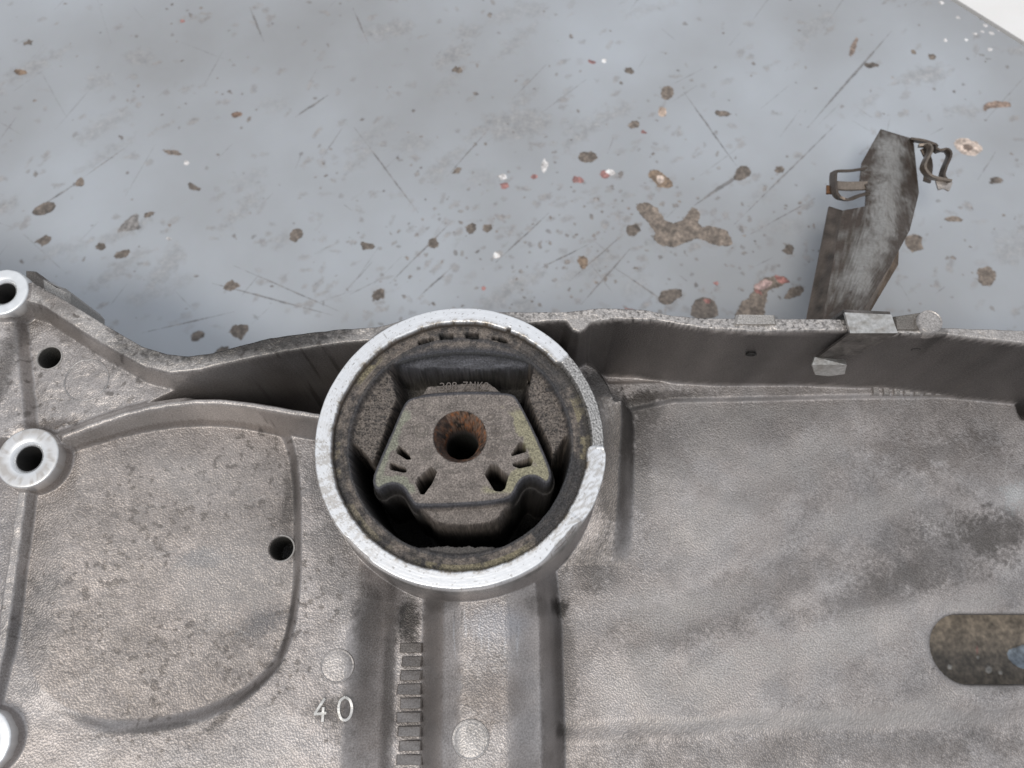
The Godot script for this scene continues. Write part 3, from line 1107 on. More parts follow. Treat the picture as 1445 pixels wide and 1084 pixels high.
func core_row(xs: PackedFloat32Array, z: float) -> Array:
	var pos := PackedVector3Array()
	var col := PackedColorArray()
	var keep := PackedByteArray()
	var near := [Vector2.ZERO]
	var rb := 7.65
	var pk: Array = []
	for q in pockets:
		var b := box_of(q, 1.0)
		if b.position.y < z and b.end.y > z:
			pk.append([b, q])
	for x in xs:
		var p := Vector2(x, z)
		var cut := 0
		var drop := 0.0
		var q := p - bore_c
		var d := q.length() - rb
		if d < 0.5 * CG:
			near[0] = bore_c + q.normalized() * rb
			if d > -0.5 * CG:
				p = near[0]
				cut = 1
			elif d > -2.2 * CG:
				p = near[0] - q.normalized() * 0.02
				cut = 2
				drop = FL - 2.5
			else:
				cut = 3
		if cut == 0:
			for e in pk:
				if e[0].has_point(p):
					d = sdp(p, e[1], near)
					if d < 0.5 * CG:
						if d > -0.5 * CG:
							p = near[0]
							cut = 1
						elif d > -2.2 * CG:
							p = near[0] + (p - near[0]).normalized() * 0.02
							cut = 2
							drop = 50.0
						else:
							cut = 2
							drop = 50.0
						break
		var s := sdp(p, core_pg)
		var st := sdp(p, core_tab)
		var sn := sdp(p, core_nose)
		if cut == 3 or minf(s, minf(st, sn)) > 2.4:
			pos.append(Vector3(x, 0, z))
			col.append(Color.BLACK)
			keep.append(0)
			continue
		var mid := n_mid.get_noise_2d(p.x * 2.0, p.y * 2.0)
		var grain := n_grain.get_noise_2d(p.x * 2.0, p.y * 2.0)
		var big := n_big.get_noise_2d(p.x * 4.0, p.y * 4.0)
		var dust := Color(0.27, 0.235, 0.212) * (1.0 + 0.3 * mid + 0.5 * grain)
		var dark := Color(0.05, 0.046, 0.044)
		var h := 24.0
		var c := dark
		# rubber skirt that follows the outline a little lower
		if p.y > bore_c.y:
			h = lerpf(h, FL - 10.0, 1.0 - smoothstep(0.9, 1.8, s))
		if st < 0.8:
			h = lerpf(h, FL - 2.2 + 0.2 * grain + 0.2 * mid, 1.0 - smoothstep(-0.5, 0.5, st))
			c = dust * 0.8
		if sn < 1.2:
			var t := 1.0 - smoothstep(-1.8, 1.2, sn)
			var hn := FL - 3.4 - 0.36 * maxf(0.0, p.y - at(640, 722, FL).y)
			if hn > h:
				h = lerpf(h, hn, t)
			c = c.lerp(dust, smoothstep(0.15, 0.8, t))
			if grain > 0.22:
				c = c * 0.55
		if s < 0.5:
			var t := 1.0 - smoothstep(-0.7, 0.5, s)
			h = lerpf(h, FL + 0.04 * grain + 0.06 * mid, t)
			var cc := dust
			var e := absf(p.x - bore_c.x - 1.0 + 0.1 * (p.y - bore_c.y))
			var side := p.x > bore_c.x
			var gz := p.y - bore_c.y
			# pale green-yellow coating showing near both flanks
			var g := clampf((3.4 + 1.6 * big + 1.2 * mid + (1.4 if side else 0.0) + s) * 1.2, 0.0, 1.0) * smoothstep(-9.0, -6.5, gz + 2.0 * mid) * (1.0 - smoothstep(15.5, 17.0, gz))
			g *= smoothstep(6.0, 9.0, e)
			cc = cc.lerp((Color(0.36, 0.335, 0.225) if side else Color(0.30, 0.305, 0.24)) * (1.0 + 0.3 * grain), g * 0.9)
			cc = cc.lerp(Color(0.085, 0.083, 0.092) * (1.0 + 0.3 * mid), smoothstep(-1.55, -1.1, s))
			c = c.lerp(cc, smoothstep(0.3, 0.8, t))
			if n_streak.get_noise_2d(p.x, p.y * 7.0) > 0.3 and s < -1.5:
				c = c * 0.8
		c = c * (1.0 + 0.42 * n_sand.get_noise_2d(p.x, p.y))
		if cut == 2:
			c = dark * (0.6 + 0.5 * mid)
		c = Color(maxf(c.r, 0.008), maxf(c.g, 0.008), maxf(c.b, 0.008))
		pos.append(Vector3(p.x, drop if cut == 2 else h, p.y))
		col.append(c)
		keep.append(1)
	return [pos, col, keep]


func build_bush() -> void:
	var t := thing("rubber_bush", "round worn rubber engine mount bush pressed into the bright ring of the grey casting", "bushing")
	var rx := axis(ring_c.x - 37.5, ring_c.x + 37.5, 0.27, ring_c.x - 37.5, ring_c.x + 37.5)
	var rz := axis(ring_c.y - 37.5, ring_c.y + 37.5, 0.27, ring_c.y - 37.5, ring_c.y + 37.5)
	put("rubber_body", field(rx, rz, rubber_row), M.rubber, t)
	var b := box_of(core_pg, 3.0).merge(box_of(core_tab, 3.0)).merge(box_of(core_nose, 3.0))
	var core := put("core_plate", field(axis(b.position.x, b.end.x, CG, b.position.x, b.end.x), axis(b.position.y, b.end.y, CG, b.position.y, b.end.y), core_row), M.core, t)
	# countersunk rusty bore through the core
	var c2 := bore_c
	var prof := [[7.8, 69.06], [7.55, 68.75], [7.15, 68.0], [6.7, 66.8], [6.2, 65.4], [5.75, 64.0], [5.35, 62.6], [5.05, 61.4], [4.9, 59.5], [4.85, 56.0], [4.85, 52.0], [4.85, 44.0], [4.85, 26.0]]
	var bore := lathe(c2, 120, prof.size(), func(a: float, k: int) -> Array:
		var r: float = prof[k][0]
		var y: float = prof[k][1] + FL - 69.0
		var n := n_mid.get_noise_3d(cos(a) * 14.0, y * 2.5, sin(a) * 14.0)
		var g := n_grain.get_noise_3d(cos(a) * 9.0, y * 1.6, sin(a) * 9.0)
		var n2 := n_fine.get_noise_3d(cos(a) * 12.0, y * 1.5, sin(a) * 12.0)
		var c := Color(0.25, 0.115, 0.06).lerp(Color(0.085, 0.056, 0.042), clampf(0.5 + 1.0 * n + 1.4 * n2, 0.0, 1.0))
		if n + n2 < -0.35 and k > 1:
			c = Color(0.42, 0.17, 0.07)
		c = c.lerp(Color(0.33, 0.235, 0.18), clampf(g * 2.0 + 0.15, 0.0, 0.7))
		if n > 0.28 and k < 8:
			c = Color(0.03, 0.025, 0.022)
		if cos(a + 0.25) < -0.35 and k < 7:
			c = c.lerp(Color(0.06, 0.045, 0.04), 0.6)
		if k == 0:
			c = Color(0.09, 0.08, 0.075)
		if k >= 9:
			c = Color(0.11, 0.1, 0.095) if k == 9 else Color(0.03, 0.028, 0.026)  # lower bore coloured near black to stand for its shade
		return [r + ((0.12 * g + 0.1 * n2) if k > 0 else 0.0), y, c])
	put("rusty_bore", bore, M.rust, core)
	# cast figures round the bore and along the upper edge
	var font := SystemFont.new()
	font.font_names = PackedStringArray(["Droid Sans"])
	var dcol := Color(0.225, 0.2, 0.18)
	var digits := [["0", 691, 588.5, -60, 2.7], ["1", 693, 600, -82, 2.7], ["9", 698, 606, -82, 2.7], ["9", 699, 613, -86, 2.7], ["8", 698, 628, -104, 2.7], ["6", 696, 635, -110, 2.7], ["8", 692.5, 643, -118, 2.7],
		["3", 624, 546.5, 0, 1.9], ["0", 633, 546, 0, 1.9], ["8", 641, 545.5, 0, 1.9], ["Z", 657, 545, 0, 2.0], ["N", 667, 545, 0, 2.0], ["K", 677, 545.3, 0, 2.0], ["2", 687, 546, 0, 2.0]]
	for d in digits:
		var tm := TextMesh.new()
		tm.text = d[0]
		tm.font = font
		tm.font_size = 32
		tm.pixel_size = d[4] * MM / 24.0
		tm.depth = 0.5 * MM
		tm.curve_step = 1.0
		var h := FL + 0.02 if d[4] > 2.5 else FL - 1.85
		var p := at(d[1], d[2], h)
		var o := put("cast_figure", tm, M.figure, core, Vector3(p.x, h, p.y))
		o.rotation = Vector3(-PI / 2, deg_to_rad(d[3]), 0)
	for d in [[594, 607, 10.0], [594, 607, 6.0], [602, 640, 7.5], [717, 617, 9.5]]:
		var p := at(d[1 - 1], d[1], FL)
		var r: float = d[2] * 0.2
		put("cast_roundel", lathe(p, 40, 5, func(_a: float, k: int) -> Array:
			return [r + [-0.3, -0.15, 0.0, 0.15, 0.3][k], FL + [-0.2, 0.1, 0.17, 0.1, -0.2][k], dcol]), M.core, core)


# ---------- the clip ----------
func build_bracket() -> void:
	var t := thing("clip_bracket", "stained bent sheet metal bracket with spring clips hooked over the far rim of the casting", "bracket")
	var fold := [at3(1258, 205, 30), at3(1254, 250, 36), at3(1248, 320, 42), at3(1205, 400, 52)]
	var steel := func(p: Vector3) -> Color:
		var a := n_streak.get_noise_2d((p.x + p.z) * 2.0, (p.z - p.x) * 6.0)
		var m := n_mid.get_noise_2d(p.x * 0.7, p.z * 0.7)
		var d := 1e3
		for i in fold.size() - 1:
			d = minf(d, Geometry3D.get_closest_point_to_segment(p, fold[i], fold[i + 1]).distance_to(p))
		var edge := clampf(smoothstep(1.2, 8.5, d) * 0.95 + 0.6 * m + 0.6 * a - 0.02, 0.0, 1.0)
		if p.z > -103.0:
			edge = clampf(edge + (p.z + 103.0) * 0.08, 0.0, 1.0)
		return Color(0.45, 0.43, 0.41).lerp(Color(0.115, 0.09, 0.072), edge)
	# outline points: pixel and height
	var P := func(u: float, v: float, h: float) -> Vector3: return at3(u, v, h)
	var a1: Vector3 = P.call(1170, 291, 33.0)
	var a2: Vector3 = P.call(1189, 297, 39.0)
	var d2: Vector3 = P.call(1160, 456, 58.0)
	var d1: Vector3 = P.call(1137, 458, 52.0)
	var f1: Vector3 = P.call(1251, 318, 44.0)
	var f2: Vector3 = P.call(1217, 388, 53.0)
	var f3: Vector3 = P.call(1174, 456, 61.0)
	var f0: Vector3 = P.call(1253, 252, 38.5)
	var ft: Vector3 = P.call(1262, 188, 30.5)
	var r1: Vector3 = P.call(1284, 325, 35.0)
	var r2: Vector3 = P.call(1264, 362, 40.0)
	var r3: Vector3 = P.call(1208, 456, 56.0)
	var g1: Vector3 = P.call(1276, 342, 36.0)
	var l0: Vector3 = P.call(1222, 291, 38.5)
	var l1: Vector3 = P.call(1223, 264, 35.5)
	var l2: Vector3 = P.call(1214, 254, 34.5)
	var l3: Vector3 = P.call(1217, 228, 32.0)
	var tp: Vector3 = P.call(1243, 182, 27.5)
	var rt: Vector3 = P.call(1289, 196, 27.0)
	var rm: Vector3 = P.call(1297, 272, 30.0)
	var sub := func(pg: Array) -> Array: return pg
	var arm := fine_sheet([[l0, a2, d2, f3, f2, f1], [f1, f2, r2, r1], [f2, f3, r3, r2], [tp, l3, l2, l1, l0, f1, f0, ft], [ft, f0, rm, rt], [f0, f1, r1, rm]], 1.1, steel)
	put("arm", arm, M.sheet, t)
	put("side_flange", fine_sheet([[a2, a1, d1, d2]], 1.0, func(p: Vector3) -> Color: return Color(0.12, 0.095, 0.078) * (1.1 + 1.2 * n_streak.get_noise_2d(p.x * 3.0, p.z))), M.sheet, t)
	var br := Color(0.16, 0.12, 0.09)
	put("lower_flange", fine_sheet([[r1, r2, r3, r3 + Vector3(2.4, -4, 1.2), r2 + Vector3(2.6, -4, 1.2), g1 + Vector3(0, -4, 0)]], 0.9, func(p: Vector3) -> Color: return br * (1.3 + 1.4 * n_mid.get_noise_2d(p.x, p.z))), M.sheet, t)
	# spring loops
	var cl := Color(0.15, 0.12, 0.1)
	var A := curve([P.call(1220, 238, 32), P.call(1200, 241, 33), P.call(1180, 242, 33.5), P.call(1176, 248, 34), P.call(1177, 266, 36), P.call(1183, 278, 37), P.call(1196, 282, 37), P.call(1210, 277, 36.5), P.call(1224, 273, 36)], 30)
	put("spring_loop", ribbon(A, Vector3(0.1, 1, 0.6), 0.55, 1.7, cl), M.sheet, t)
	var A2 := curve([P.call(1180, 262, 35), P.call(1198, 263, 34.5), P.call(1224, 262, 34.5)], 10)
	put("spring_tongue", ribbon(A2, Vector3(0, 1, 0.3), 1.7, 0.5, Color(0.3, 0.25, 0.21)), M.sheet, t)
	put("stop_tab", ribbon([P.call(1166, 268, 33), P.call(1178, 268, 33.5)], Vector3(0, 1, 0.2), 1.7, 0.6, Color(0.2, 0.1, 0.05)), M.sheet, t)
	var B := curve([P.call(1284, 197, 27.5), P.call(1303, 200, 28), P.call(1318, 206, 28), P.call(1322, 213, 28.5), P.call(1334, 212, 29), P.call(1339, 220, 29.5), P.call(1332, 238, 30), P.call(1330, 250, 30.5), P.call(1337, 257, 30)], 30)
	put("spring_loop", ribbon(B, Vector3(0, 1, 0.4), 0.55, 1.7, cl), M.sheet, t)
	var C := curve([P.call(1296, 206, 29), P.call(1308, 206, 30), P.call(1312, 214, 31), P.call(1305, 228, 31.5), P.call(1303, 238, 31.5), P.call(1312, 249, 31.5), P.call(1326, 253, 31), P.call(1340, 256, 30.5)], 30)
	put("spring_loop", ribbon(C, Vector3(0, 1, 0.4), 0.55, 1.7, Color(0.3, 0.25, 0.21)), M.sheet, t)
	put("spring_tongue", ribbon(curve([P.call(1303, 209, 27), P.call(1311, 230, 25), P.call(1308, 257, 23)], 8), Vector3(0.3, 1, 0.2), 1.7, 0.5, Color(0.14, 0.11, 0.09)), M.sheet, t)
	put("stop_tab", ribbon(curve([P.call(1322, 262, 29), P.call(1332, 260, 29.5), P.call(1341, 264, 29)], 6), Vector3(0, 1, 0.2), 1.9, 0.6, Color(0.55, 0.5, 0.47)), M.sheet, t)
	# band over the rim, its leg down the wall and the tab at its foot
	var bh := 73.2
	var b0: Vector3 = P.call(1192, 441, bh)
	var b1: Vector3 = P.call(1258, 444, bh)
	var b2: Vector3 = P.call(1267, 470, bh - 0.5)
	var b3: Vector3 = P.call(1200, 470, bh - 0.5)
	var bright := func(p: Vector3) -> Color: return Color(0.62, 0.61, 0.60).lerp(Color(0.42, 0.395, 0.37), clampf(0.25 + 1.5 * n_mid.get_noise_2d(p.x * 0.9, p.z * 2.5), 0.0, 1.0))
	put("band", fine_sheet([[b0, b1, b2, b3]], 1.0, bright), M.sheet, t)
	var dk := func(p: Vector3) -> Color: return Color(0.17, 0.155, 0.145) * (1.0 + 0.7 * n_mid.get_noise_2d(p.x * 1.5, p.y * 1.5))  # shaded tone of the clip metal, painted on both legs
	put("outer_leg", sheet_between([b0 + Vector3(0, -0.5, -0.2), b1 + Vector3(0, -0.5, -0.2), r3 + Vector3(0.5, 0, 0), f3 + Vector3(-1, 0, 0)], Vector3(0, 0, -1.0), dk), M.sheet, t)
	put("inner_leg", sheet_between([b3 + Vector3(0, -0.3, 0.1), b2 + Vector3(0, -0.3, 0.1), wall_at(1212, 500, 1.3), wall_at(1152, 506, 1.3)], Vector3(0, 0, -0.8), dk), M.sheet, t)
	var w := [wall_at(1150, 504, 1.5), wall_at(1193, 508, 1.5), wall_at(1195, 515, 4.0), wall_at(1192, 528, 4.6), wall_at(1170, 531, 4.6), wall_at(1151, 529, 4.6), wall_at(1146, 515, 4.0)]
	put("tab", sheet_between([w[0], w[1], w[2], w[6]], Vector3(0, -0.7, -0.5), bright), M.sheet, t)
	put("tab", sheet_between([w[6], w[2], w[3], w[4], w[5]], Vector3(0, -0.7, -0.5), bright), M.sheet, t)


# polygon of 3D points with a thickness vector, flat shaded and finely divided so that colour varies
func sheet_between(pg: Array, back: Vector3, col: Callable) -> ArrayMesh:
	var st := SurfaceTool.new()
	st.begin(Mesh.PRIMITIVE_TRIANGLES)
	st.set_smooth_group(-1)
	var n := pg.size()
	for i in range(1, n - 1):
		split_tri(st, pg[0], pg[i], pg[i + 1], 4, col)
		split_tri(st, pg[0] + back, pg[i + 1] + back, pg[i] + back, 2, col)
	for i in n:
		var a: Vector3 = pg[i]
		var b: Vector3 = pg[(i + 1) % n]
		split_tri(st, a, a + back, b + back, 2, col)
		split_tri(st, a, b + back, b, 2, col)
	st.generate_normals()
	return st.commit()


func split_tri(st: SurfaceTool, a: Vector3, b: Vector3, c: Vector3, depth: int, col: Callable) -> void:
	if depth == 0:
		for p in [a, b, c]:
			st.set_color(col.call(p))
			st.add_vertex(p * MM)
		return
	var ab := (a + b) * 0.5
	var bc := (b + c) * 0.5
	var ca := (c + a) * 0.5
	split_tri(st, a, ab, ca, depth - 1, col)
	split_tri(st, ab, b, bc, depth - 1, col)
	split_tri(st, ca, bc, c, depth - 1, col)
	split_tri(st, ab, bc, ca, depth - 1, col)


func fine_sheet(polys: Array, thick: float, col: Callable) -> ArrayMesh:
	var st := SurfaceTool.new()
	st.begin(Mesh.PRIMITIVE_TRIANGLES)
	st.set_smooth_group(-1)
	var edges := {}
	var d := Vector3(0, -thick, 0)
	for pg in polys:
		var flat := PackedVector2Array()
		for p in pg:
			flat.append(Vector2(p.x, p.z))
		var tri := Geometry2D.triangulate_polygon(flat)
		for k in range(0, tri.size(), 3):
			var a: Vector3 = pg[tri[k]]
			var b: Vector3 = pg[tri[k + 1]]
			var c: Vector3 = pg[tri[k + 2]]
			if (b - a).cross(c - a).y > 0:
				var s := b
				b = c
				c = s
			split_tri(st, a, b, c, 4, col)
			split_tri(st, a + d, c + d, b + d, 1, col)
		for k in pg.size():
			var a: Vector3 = pg[k]
			var b: Vector3 = pg[(k + 1) % pg.size()]
			var key := str(b.snapped(Vector3.ONE * 0.01)) + str(a.snapped(Vector3.ONE * 0.01))
			if edges.has(key):
				edges.erase(key)
			else:
				edges[str(a.snapped(Vector3.ONE * 0.01)) + str(b.snapped(Vector3.ONE * 0.01))] = [a, b]
	for e in edges.values():
		split_tri(st, e[0], e[1], e[1] + d, 2, col)
		split_tri(st, e[0], e[1] + d, e[0] + d, 2, col)
	st.generate_normals()
	return st.commit()


# ---------- the table ----------
const TX := -320.0
const TZ := -420.0
const TS := 0.3125      # mm of table per texel, 2048 texels = 640 mm
var chip_img: Image
var chip_hgt: Image


func chip(px: Array, col: Color, rag := 0.5, deep := 0.5, soft := 0.45, strength := 1.0) -> void:
	chip_poly(smooth_poly(poly(px, 0.0), true, 1), col, rag, deep, soft, strength)


func chip_poly(pts: PackedVector2Array, col: Color, rag: float, deep: float, soft: float, strength: float) -> void:
	var b := box_of(pts, soft + rag + 0.4)
	for j in range(maxi(0, int((b.position.y - TZ) / TS)), mini(2047, int((b.end.y - TZ) / TS) + 1)):
		for i in range(maxi(0, int((b.position.x - TX) / TS)), mini(2047, int((b.end.x - TX) / TS) + 1)):
			var p := Vector2(TX + (i + 0.5) * TS, TZ + (j + 0.5) * TS)
			var n := n_fine.get_noise_2d(p.x * 0.9, p.y * 0.9)
			var s := sdp(p, pts) + rag * (0.45 * n * (1.0 if soft < 1.5 else 0.0) + 1.5 * n_mid.get_noise_2d(p.x * 1.6, p.y * 1.6))
			var t := (1.0 - smoothstep(-soft, soft, s)) * strength
			if t <= 0.01:
				continue
			var old := chip_img.get_pixel(i, j)
			var c := col * (1.0 + 0.2 * n + 0.35 * n_spot.get_noise_2d(p.x * 0.5, p.y * 0.5) * 0.5 + 0.25 * n_mid.get_noise_2d(p.x * 2.0, p.y * 2.0))
			var a := maxf(old.a, t)
			c = old.lerp(c, t) if old.a > 0.01 else c
			c.a = a
			chip_img.set_pixel(i, j, c.clamp())
			chip_hgt.set_pixel(i, j, Color.WHITE * (1.0 - deep * t))


func scratch(u0: float, v0: float, u1: float, v1: float, w: float, col: Color, k: float) -> void:
	var a := at(u0, v0, 0)
	var b := at(u1, v1, 0)
	var n := (b - a).orthogonal().normalized() * w
	chip_poly(PackedVector2Array([a, a.lerp(b, 0.4) + n, b, a.lerp(b, 0.6) - n]), col, 0.18, 0.12, 0.35, k)


func blob(u: float, v: float, rx: float, ry: float, turn: float, col: Color, rag: float, deep: float, k := 1.0, soft := 0.4) -> void:
	var c := at(u, v, 0)
	var pts := PackedVector2Array()
	for i in 10:
		var t := TAU * i / 10
		pts.append(c + (Vector2(cos(t) * rx, sin(t) * ry) * rng.randf_range(0.75, 1.2)).rotated(turn))
	chip_poly(pts, col, rag, deep, soft, k)


func build_table() -> void:
	chip_img = Image.create(2048, 2048, false, Image.FORMAT_RGBA8)
	chip_img.fill(Color(0.3, 0.27, 0.24, 0.0))
	chip_hgt = Image.create(2048, 2048, false, Image.FORMAT_RGB8)
	chip_hgt.fill(Color.WHITE)
	var br := Color(0.50, 0.455, 0.415)
	var dk := Color(0.42, 0.385, 0.355)
	var tan_ := Color(0.52, 0.45, 0.385)
	var lt := Color(0.80, 0.73, 0.68)
	var red := Color(0.62, 0.43, 0.405)
	rng.seed = 11
	# broad faint smears first
	for i in 60:
		blob(rng.randf_range(-80, 1500), rng.randf_range(-60, 440), rng.randf_range(5, 16), rng.randf_range(1.5, 5), rng.randf_range(-1.0, 0.2), Color(0.56, 0.54, 0.525), 2.2, 0.0, rng.randf_range(0.16, 0.4), 3.0)
	for i in 700:
		blob(rng.randf_range(-80, 1500) if i % 3 else rng.randfn(820.0, 230.0), rng.randf_range(-60, 470) if i % 3 else rng.randfn(330.0, 90.0), rng.randf_range(0.6, 3.4), rng.randf_range(0.4, 1.6), rng.randf_range(-1.3, 0.3), Color(0.52, 0.475, 0.44), 0.8, 0.0, rng.randf_range(0.12, 0.42), 1.0)
	# scratches
	for i in 90:
		var u := rng.randf_range(-60, 1480)
		var v := rng.randf_range(-40, 470)
		var l := rng.randf_range(12, 90)
		var a := -0.75 + rng.randfn(0.0, 0.25) if rng.randf() < 0.7 else 0.7 + rng.randfn(0.0, 0.3)
		scratch(u, v, u + cos(a) * l, v + sin(a) * l, rng.randf_range(0.1, 0.3), Color(0.44, 0.42, 0.41), rng.randf_range(0.25, 0.6))
	for q in [[417, 165, 463, 134, 0.7], [352, 10, 372, 58, 0.6], [498, 12, 520, 62, 0.5], [118, 250, 180, 206, 0.4], [45, 300, 120, 250, 0.5], [1035, 318, 1180, 175, 0.4], [1140, 180, 1258, 44, 0.6], [965, 130, 1040, 235, 0.4], [980, 290, 1060, 235, 1.0], [550, 400, 640, 310, 0.4],
			[800, 400, 880, 330, 0.4], [830, 345, 760, 380, 0.4], [300, 400, 470, 445, 0.4], [330, 375, 480, 440, 0.3], [630, 250, 700, 170, 0.4], [870, 380, 945, 430, 0.5], [700, 370, 775, 300, 0.5], [500, 180, 590, 300, 0.35], [820, 430, 890, 350, 0.5], [590, 420, 640, 375, 0.4],
			[200, 470, 330, 440, 0.3], [1060, 330, 1150, 280, 0.3]]:
		scratch(q[0], q[1], q[2], q[3], q[4], Color(0.42, 0.40, 0.385), 0.7)
	# random little specks
	for i in 700:
		var u := rng.randf_range(-80, 1500)
		var v := rng.randf_range(-60, 470)
		if rng.randf() < 0.45:
			u = rng.randfn(830.0, 210.0)
			v = rng.randfn(340.0, 80.0)
		var s := rng.randf_range(0.22, 0.8) * (1.0 if rng.randf() < 0.85 else 1.5)
		blob(u, v, s * rng.randf_range(1, 1.8), s, rng.randf_range(-1.5, 1.5), dk.lerp(br, rng.randf()), 0.35, 0.3, rng.randf_range(0.3, 0.8), 0.45)
	# measured chips
	chip([890, 288, 920, 285, 945, 318, 965, 310, 975, 292, 988, 296, 985, 320, 1010, 318, 1032, 330, 1036, 350, 1008, 346, 985, 335, 965, 345, 940, 350, 922, 342, 925, 325], br, 0.5, 0.8, 0.35)
	chip([975, 425, 1000, 418, 1012, 428, 1014, 450, 976, 452], dk, 0.4, 0.8, 0.35)
	chip([1035, 450, 1045, 428, 1060, 418, 1068, 400, 1085, 388, 1112, 390, 1110, 402, 1085, 408, 1080, 430, 1078, 452], br, 0.6, 0.8, 0.35)
	chip([1062, 402, 1075, 395, 1090, 396, 1088, 404, 1072, 412], Color(0.7, 0.6, 0.58), 0.6, 0.5, 0.4)
	chip([913, 240, 930, 240, 948, 255, 950, 266, 932, 266, 918, 254], tan_, 0.5, 0.7, 0.35)
	chip([924, 247, 936, 248, 938, 258, 928, 260], lt, 0.5, 0.4, 0.4)
	chip([1040, 236, 1058, 234, 1060, 246, 1046, 256, 1032, 254], dk, 0.5, 0.7)
	chip([933, 122, 950, 122, 952, 136, 940, 142, 932, 136], br, 0.4, 0.7)
	chip([928, 152, 940, 150, 942, 162, 930, 166], Color(0.72, 0.64, 0.58), 0.4, 0.6)
	chip([1345, 198, 1362, 194, 1384, 203, 1386, 214, 1372, 222, 1352, 214], lt, 0.5, 0.4)
	chip([1360, 202, 1374, 206, 1370, 214, 1358, 210], Color(0.46, 0.40, 0.36), 0.3, 0.6)
	chip([1386, 150, 1400, 142, 1425, 144, 1426, 152, 1400, 152, 1388, 158], Color(0.58, 0.5, 0.45), 0.4, 0.6)
	chip([1378, 380, 1395, 375, 1408, 385, 1400, 405, 1382, 402], br, 0.5, 0.6)
	blob(1290, 343, 4, 4, 0, br, 0.4, 0.7)
	chip([1330, 308, 1350, 304, 1362, 312, 1340, 314], br, 0.3, 0.6)
	chip([44, 300, 52, 290, 75, 283, 80, 292, 68, 303, 50, 304], dk, 0.35, 0.8, 0.3)
	chip([104, 262, 112, 249, 119, 252, 118, 264], br, 0.35, 0.8, 0.3)
	chip([160, 330, 182, 306, 196, 300, 195, 314, 200, 324, 180, 326], Color(0.5, 0.485, 0.475), 0.3, 0.5)
	chip([265, 256, 274, 260, 286, 268, 268, 270], dk, 0.3, 0.7)
	chip([325, 160, 338, 156, 343, 162, 330, 168], Color(0.46, 0.38, 0.33), 0.35, 0.6)
	chip([18, 98, 34, 98, 40, 104, 24, 108], Color(0.5, 0.42, 0.35), 0.4, 0.6)
	chip([225, 210, 250, 212, 258, 220, 236, 218], Color(0.54, 0.49, 0.45), 0.4, 0.4)
	chip([270, 470, 282, 466, 290, 473, 276, 483, 268, 480], dk, 0.4, 0.8)
	chip([298, 500, 310, 490, 326, 488, 318, 502], dk, 0.4, 0.8)
	chip([1198, 84, 1200, 62, 1212, 50, 1208, 72], Color(0.5, 0.44, 0.4), 0.3, 0.5)
	for q in [[62, 340, 4, 3.2], [142, 347, 3, 2], [172, 359, 4, 3], [212, 302, 3.2, 1.8], [418, 332, 4, 3.6], [326, 403, 4, 3], [519, 347, 4, 2.3], [611, 343, 3, 3], [535, 416, 3.4, 4], [664, 323, 3, 3], [688, 322, 3, 2.4], [645, 241, 3.4, 1.6], [645, 99, 3, 2.6], [336, 468, 4.5, 4], [40, 60, 3, 2],
			[830, 222, 5, 4], [893, 324, 4, 4], [1113, 352, 3, 3], [1122, 413, 6, 3], [1100, 240, 2.4, 2.4], [895, 175, 3, 3], [888, 100, 3, 2], [945, 418, 6, 4], [1385, 25, 1.4, 1.4], [1290, 74, 1.8, 1.8], [1315, 80, 2, 2], [1020, 160, 4, 2.2], [1230, 92, 4, 2], [1405, 255, 4, 2]]:
		blob(q[0], q[1], q[2] * 0.8, q[3] * 0.8, rng.randf_range(-0.6, 0.6), dk.lerp(br, rng.randf()), 0.45, 0.75)
	chip([812, 362, 828, 360, 830, 378, 818, 380], tan_, 0.5, 0.7)
	for q in [[712, 262, 2.2, 1.6], [815, 254, 2.6, 1.8], [853, 246, 2.4, 2.0], [754, 249, 1.2, 1.2], [682, 407, 0.9, 0.9], [908, 186, 1.4, 1.0], [258, 30, 1.3, 1.0], [1103, 394, 3, 1.6], [1070, 412, 1.8, 1], [888, 438, 1.8, 1.2], [998, 425, 1.2, 1.2], [835, 87, 1.6, 1.0], [1010, 400, 1.4, 1.0]]:
		blob(q[0], q[1], q[2], q[3], 0.4, red, 0.4, 0.3, 0.9)
	for q in [[768, 234, 1.6, 3.4], [860, 243, 2.4, 1.4], [710, 250, 2.0, 1.6], [852, 86, 1, 1], [238, 336, 1.3, 1.0], [700, 360, 1.6, 1.4], [1400, 47, 1.4, 1.0], [1390, 36, 1, 1], [1376, 48, 1.2, 1], [1410, 42, 1.2, 1], [1352, 24, 1, 1], [1328, 4, 1.4, 1.2], [1334, 57, 1, 1], [1397, 70, 1, 1], [1364, 56, 1, 0.8], [1386, 45, 1.0, 0.8], [263, 230, 1.2, 1]]:
		blob(q[0], q[1], q[2], q[3], 0.2, Color(0.88, 0.86, 0.85), 0.4, 0.0, 0.9)
	# where most of the paint has gone, under the slot of the casting
	chip([1290, 860, 1420, 850, 1600, 840, 1640, 1000, 1440, 990, 1300, 985], Color(0.50, 0.46, 0.41), 0.6, 0.6, 0.4)
	chip([1420, 920, 1436, 912, 1470, 910, 1475, 945, 1440, 945, 1424, 934], Color(0.60, 0.64, 0.68), 0.5, 0.0, 0.3)
	for q in [[1380, 928, 0.5], [1396, 945, 1.2], [1340, 942, 0.9], [1412, 950, 0.7]]:
		blob(q[0], q[1], q[2], q[2], 0.2, Color(0.8, 0.78, 0.75), 0.2, 0.0, 0.9)
	blob(1379, 917, 0.4, 1.4, 0.2, red, 0.2, 0.0, 0.8)
	var m := StandardMaterial3D.new()
	m.albedo_texture = tint_image(noise(21, 0.008, 6), 512, Color(0.59, 0.592, 0.598), Color(0.715, 0.735, 0.76))
	m.roughness = 0.42
	m.uv1_scale = Vector3.ONE
	m.detail_enabled = true
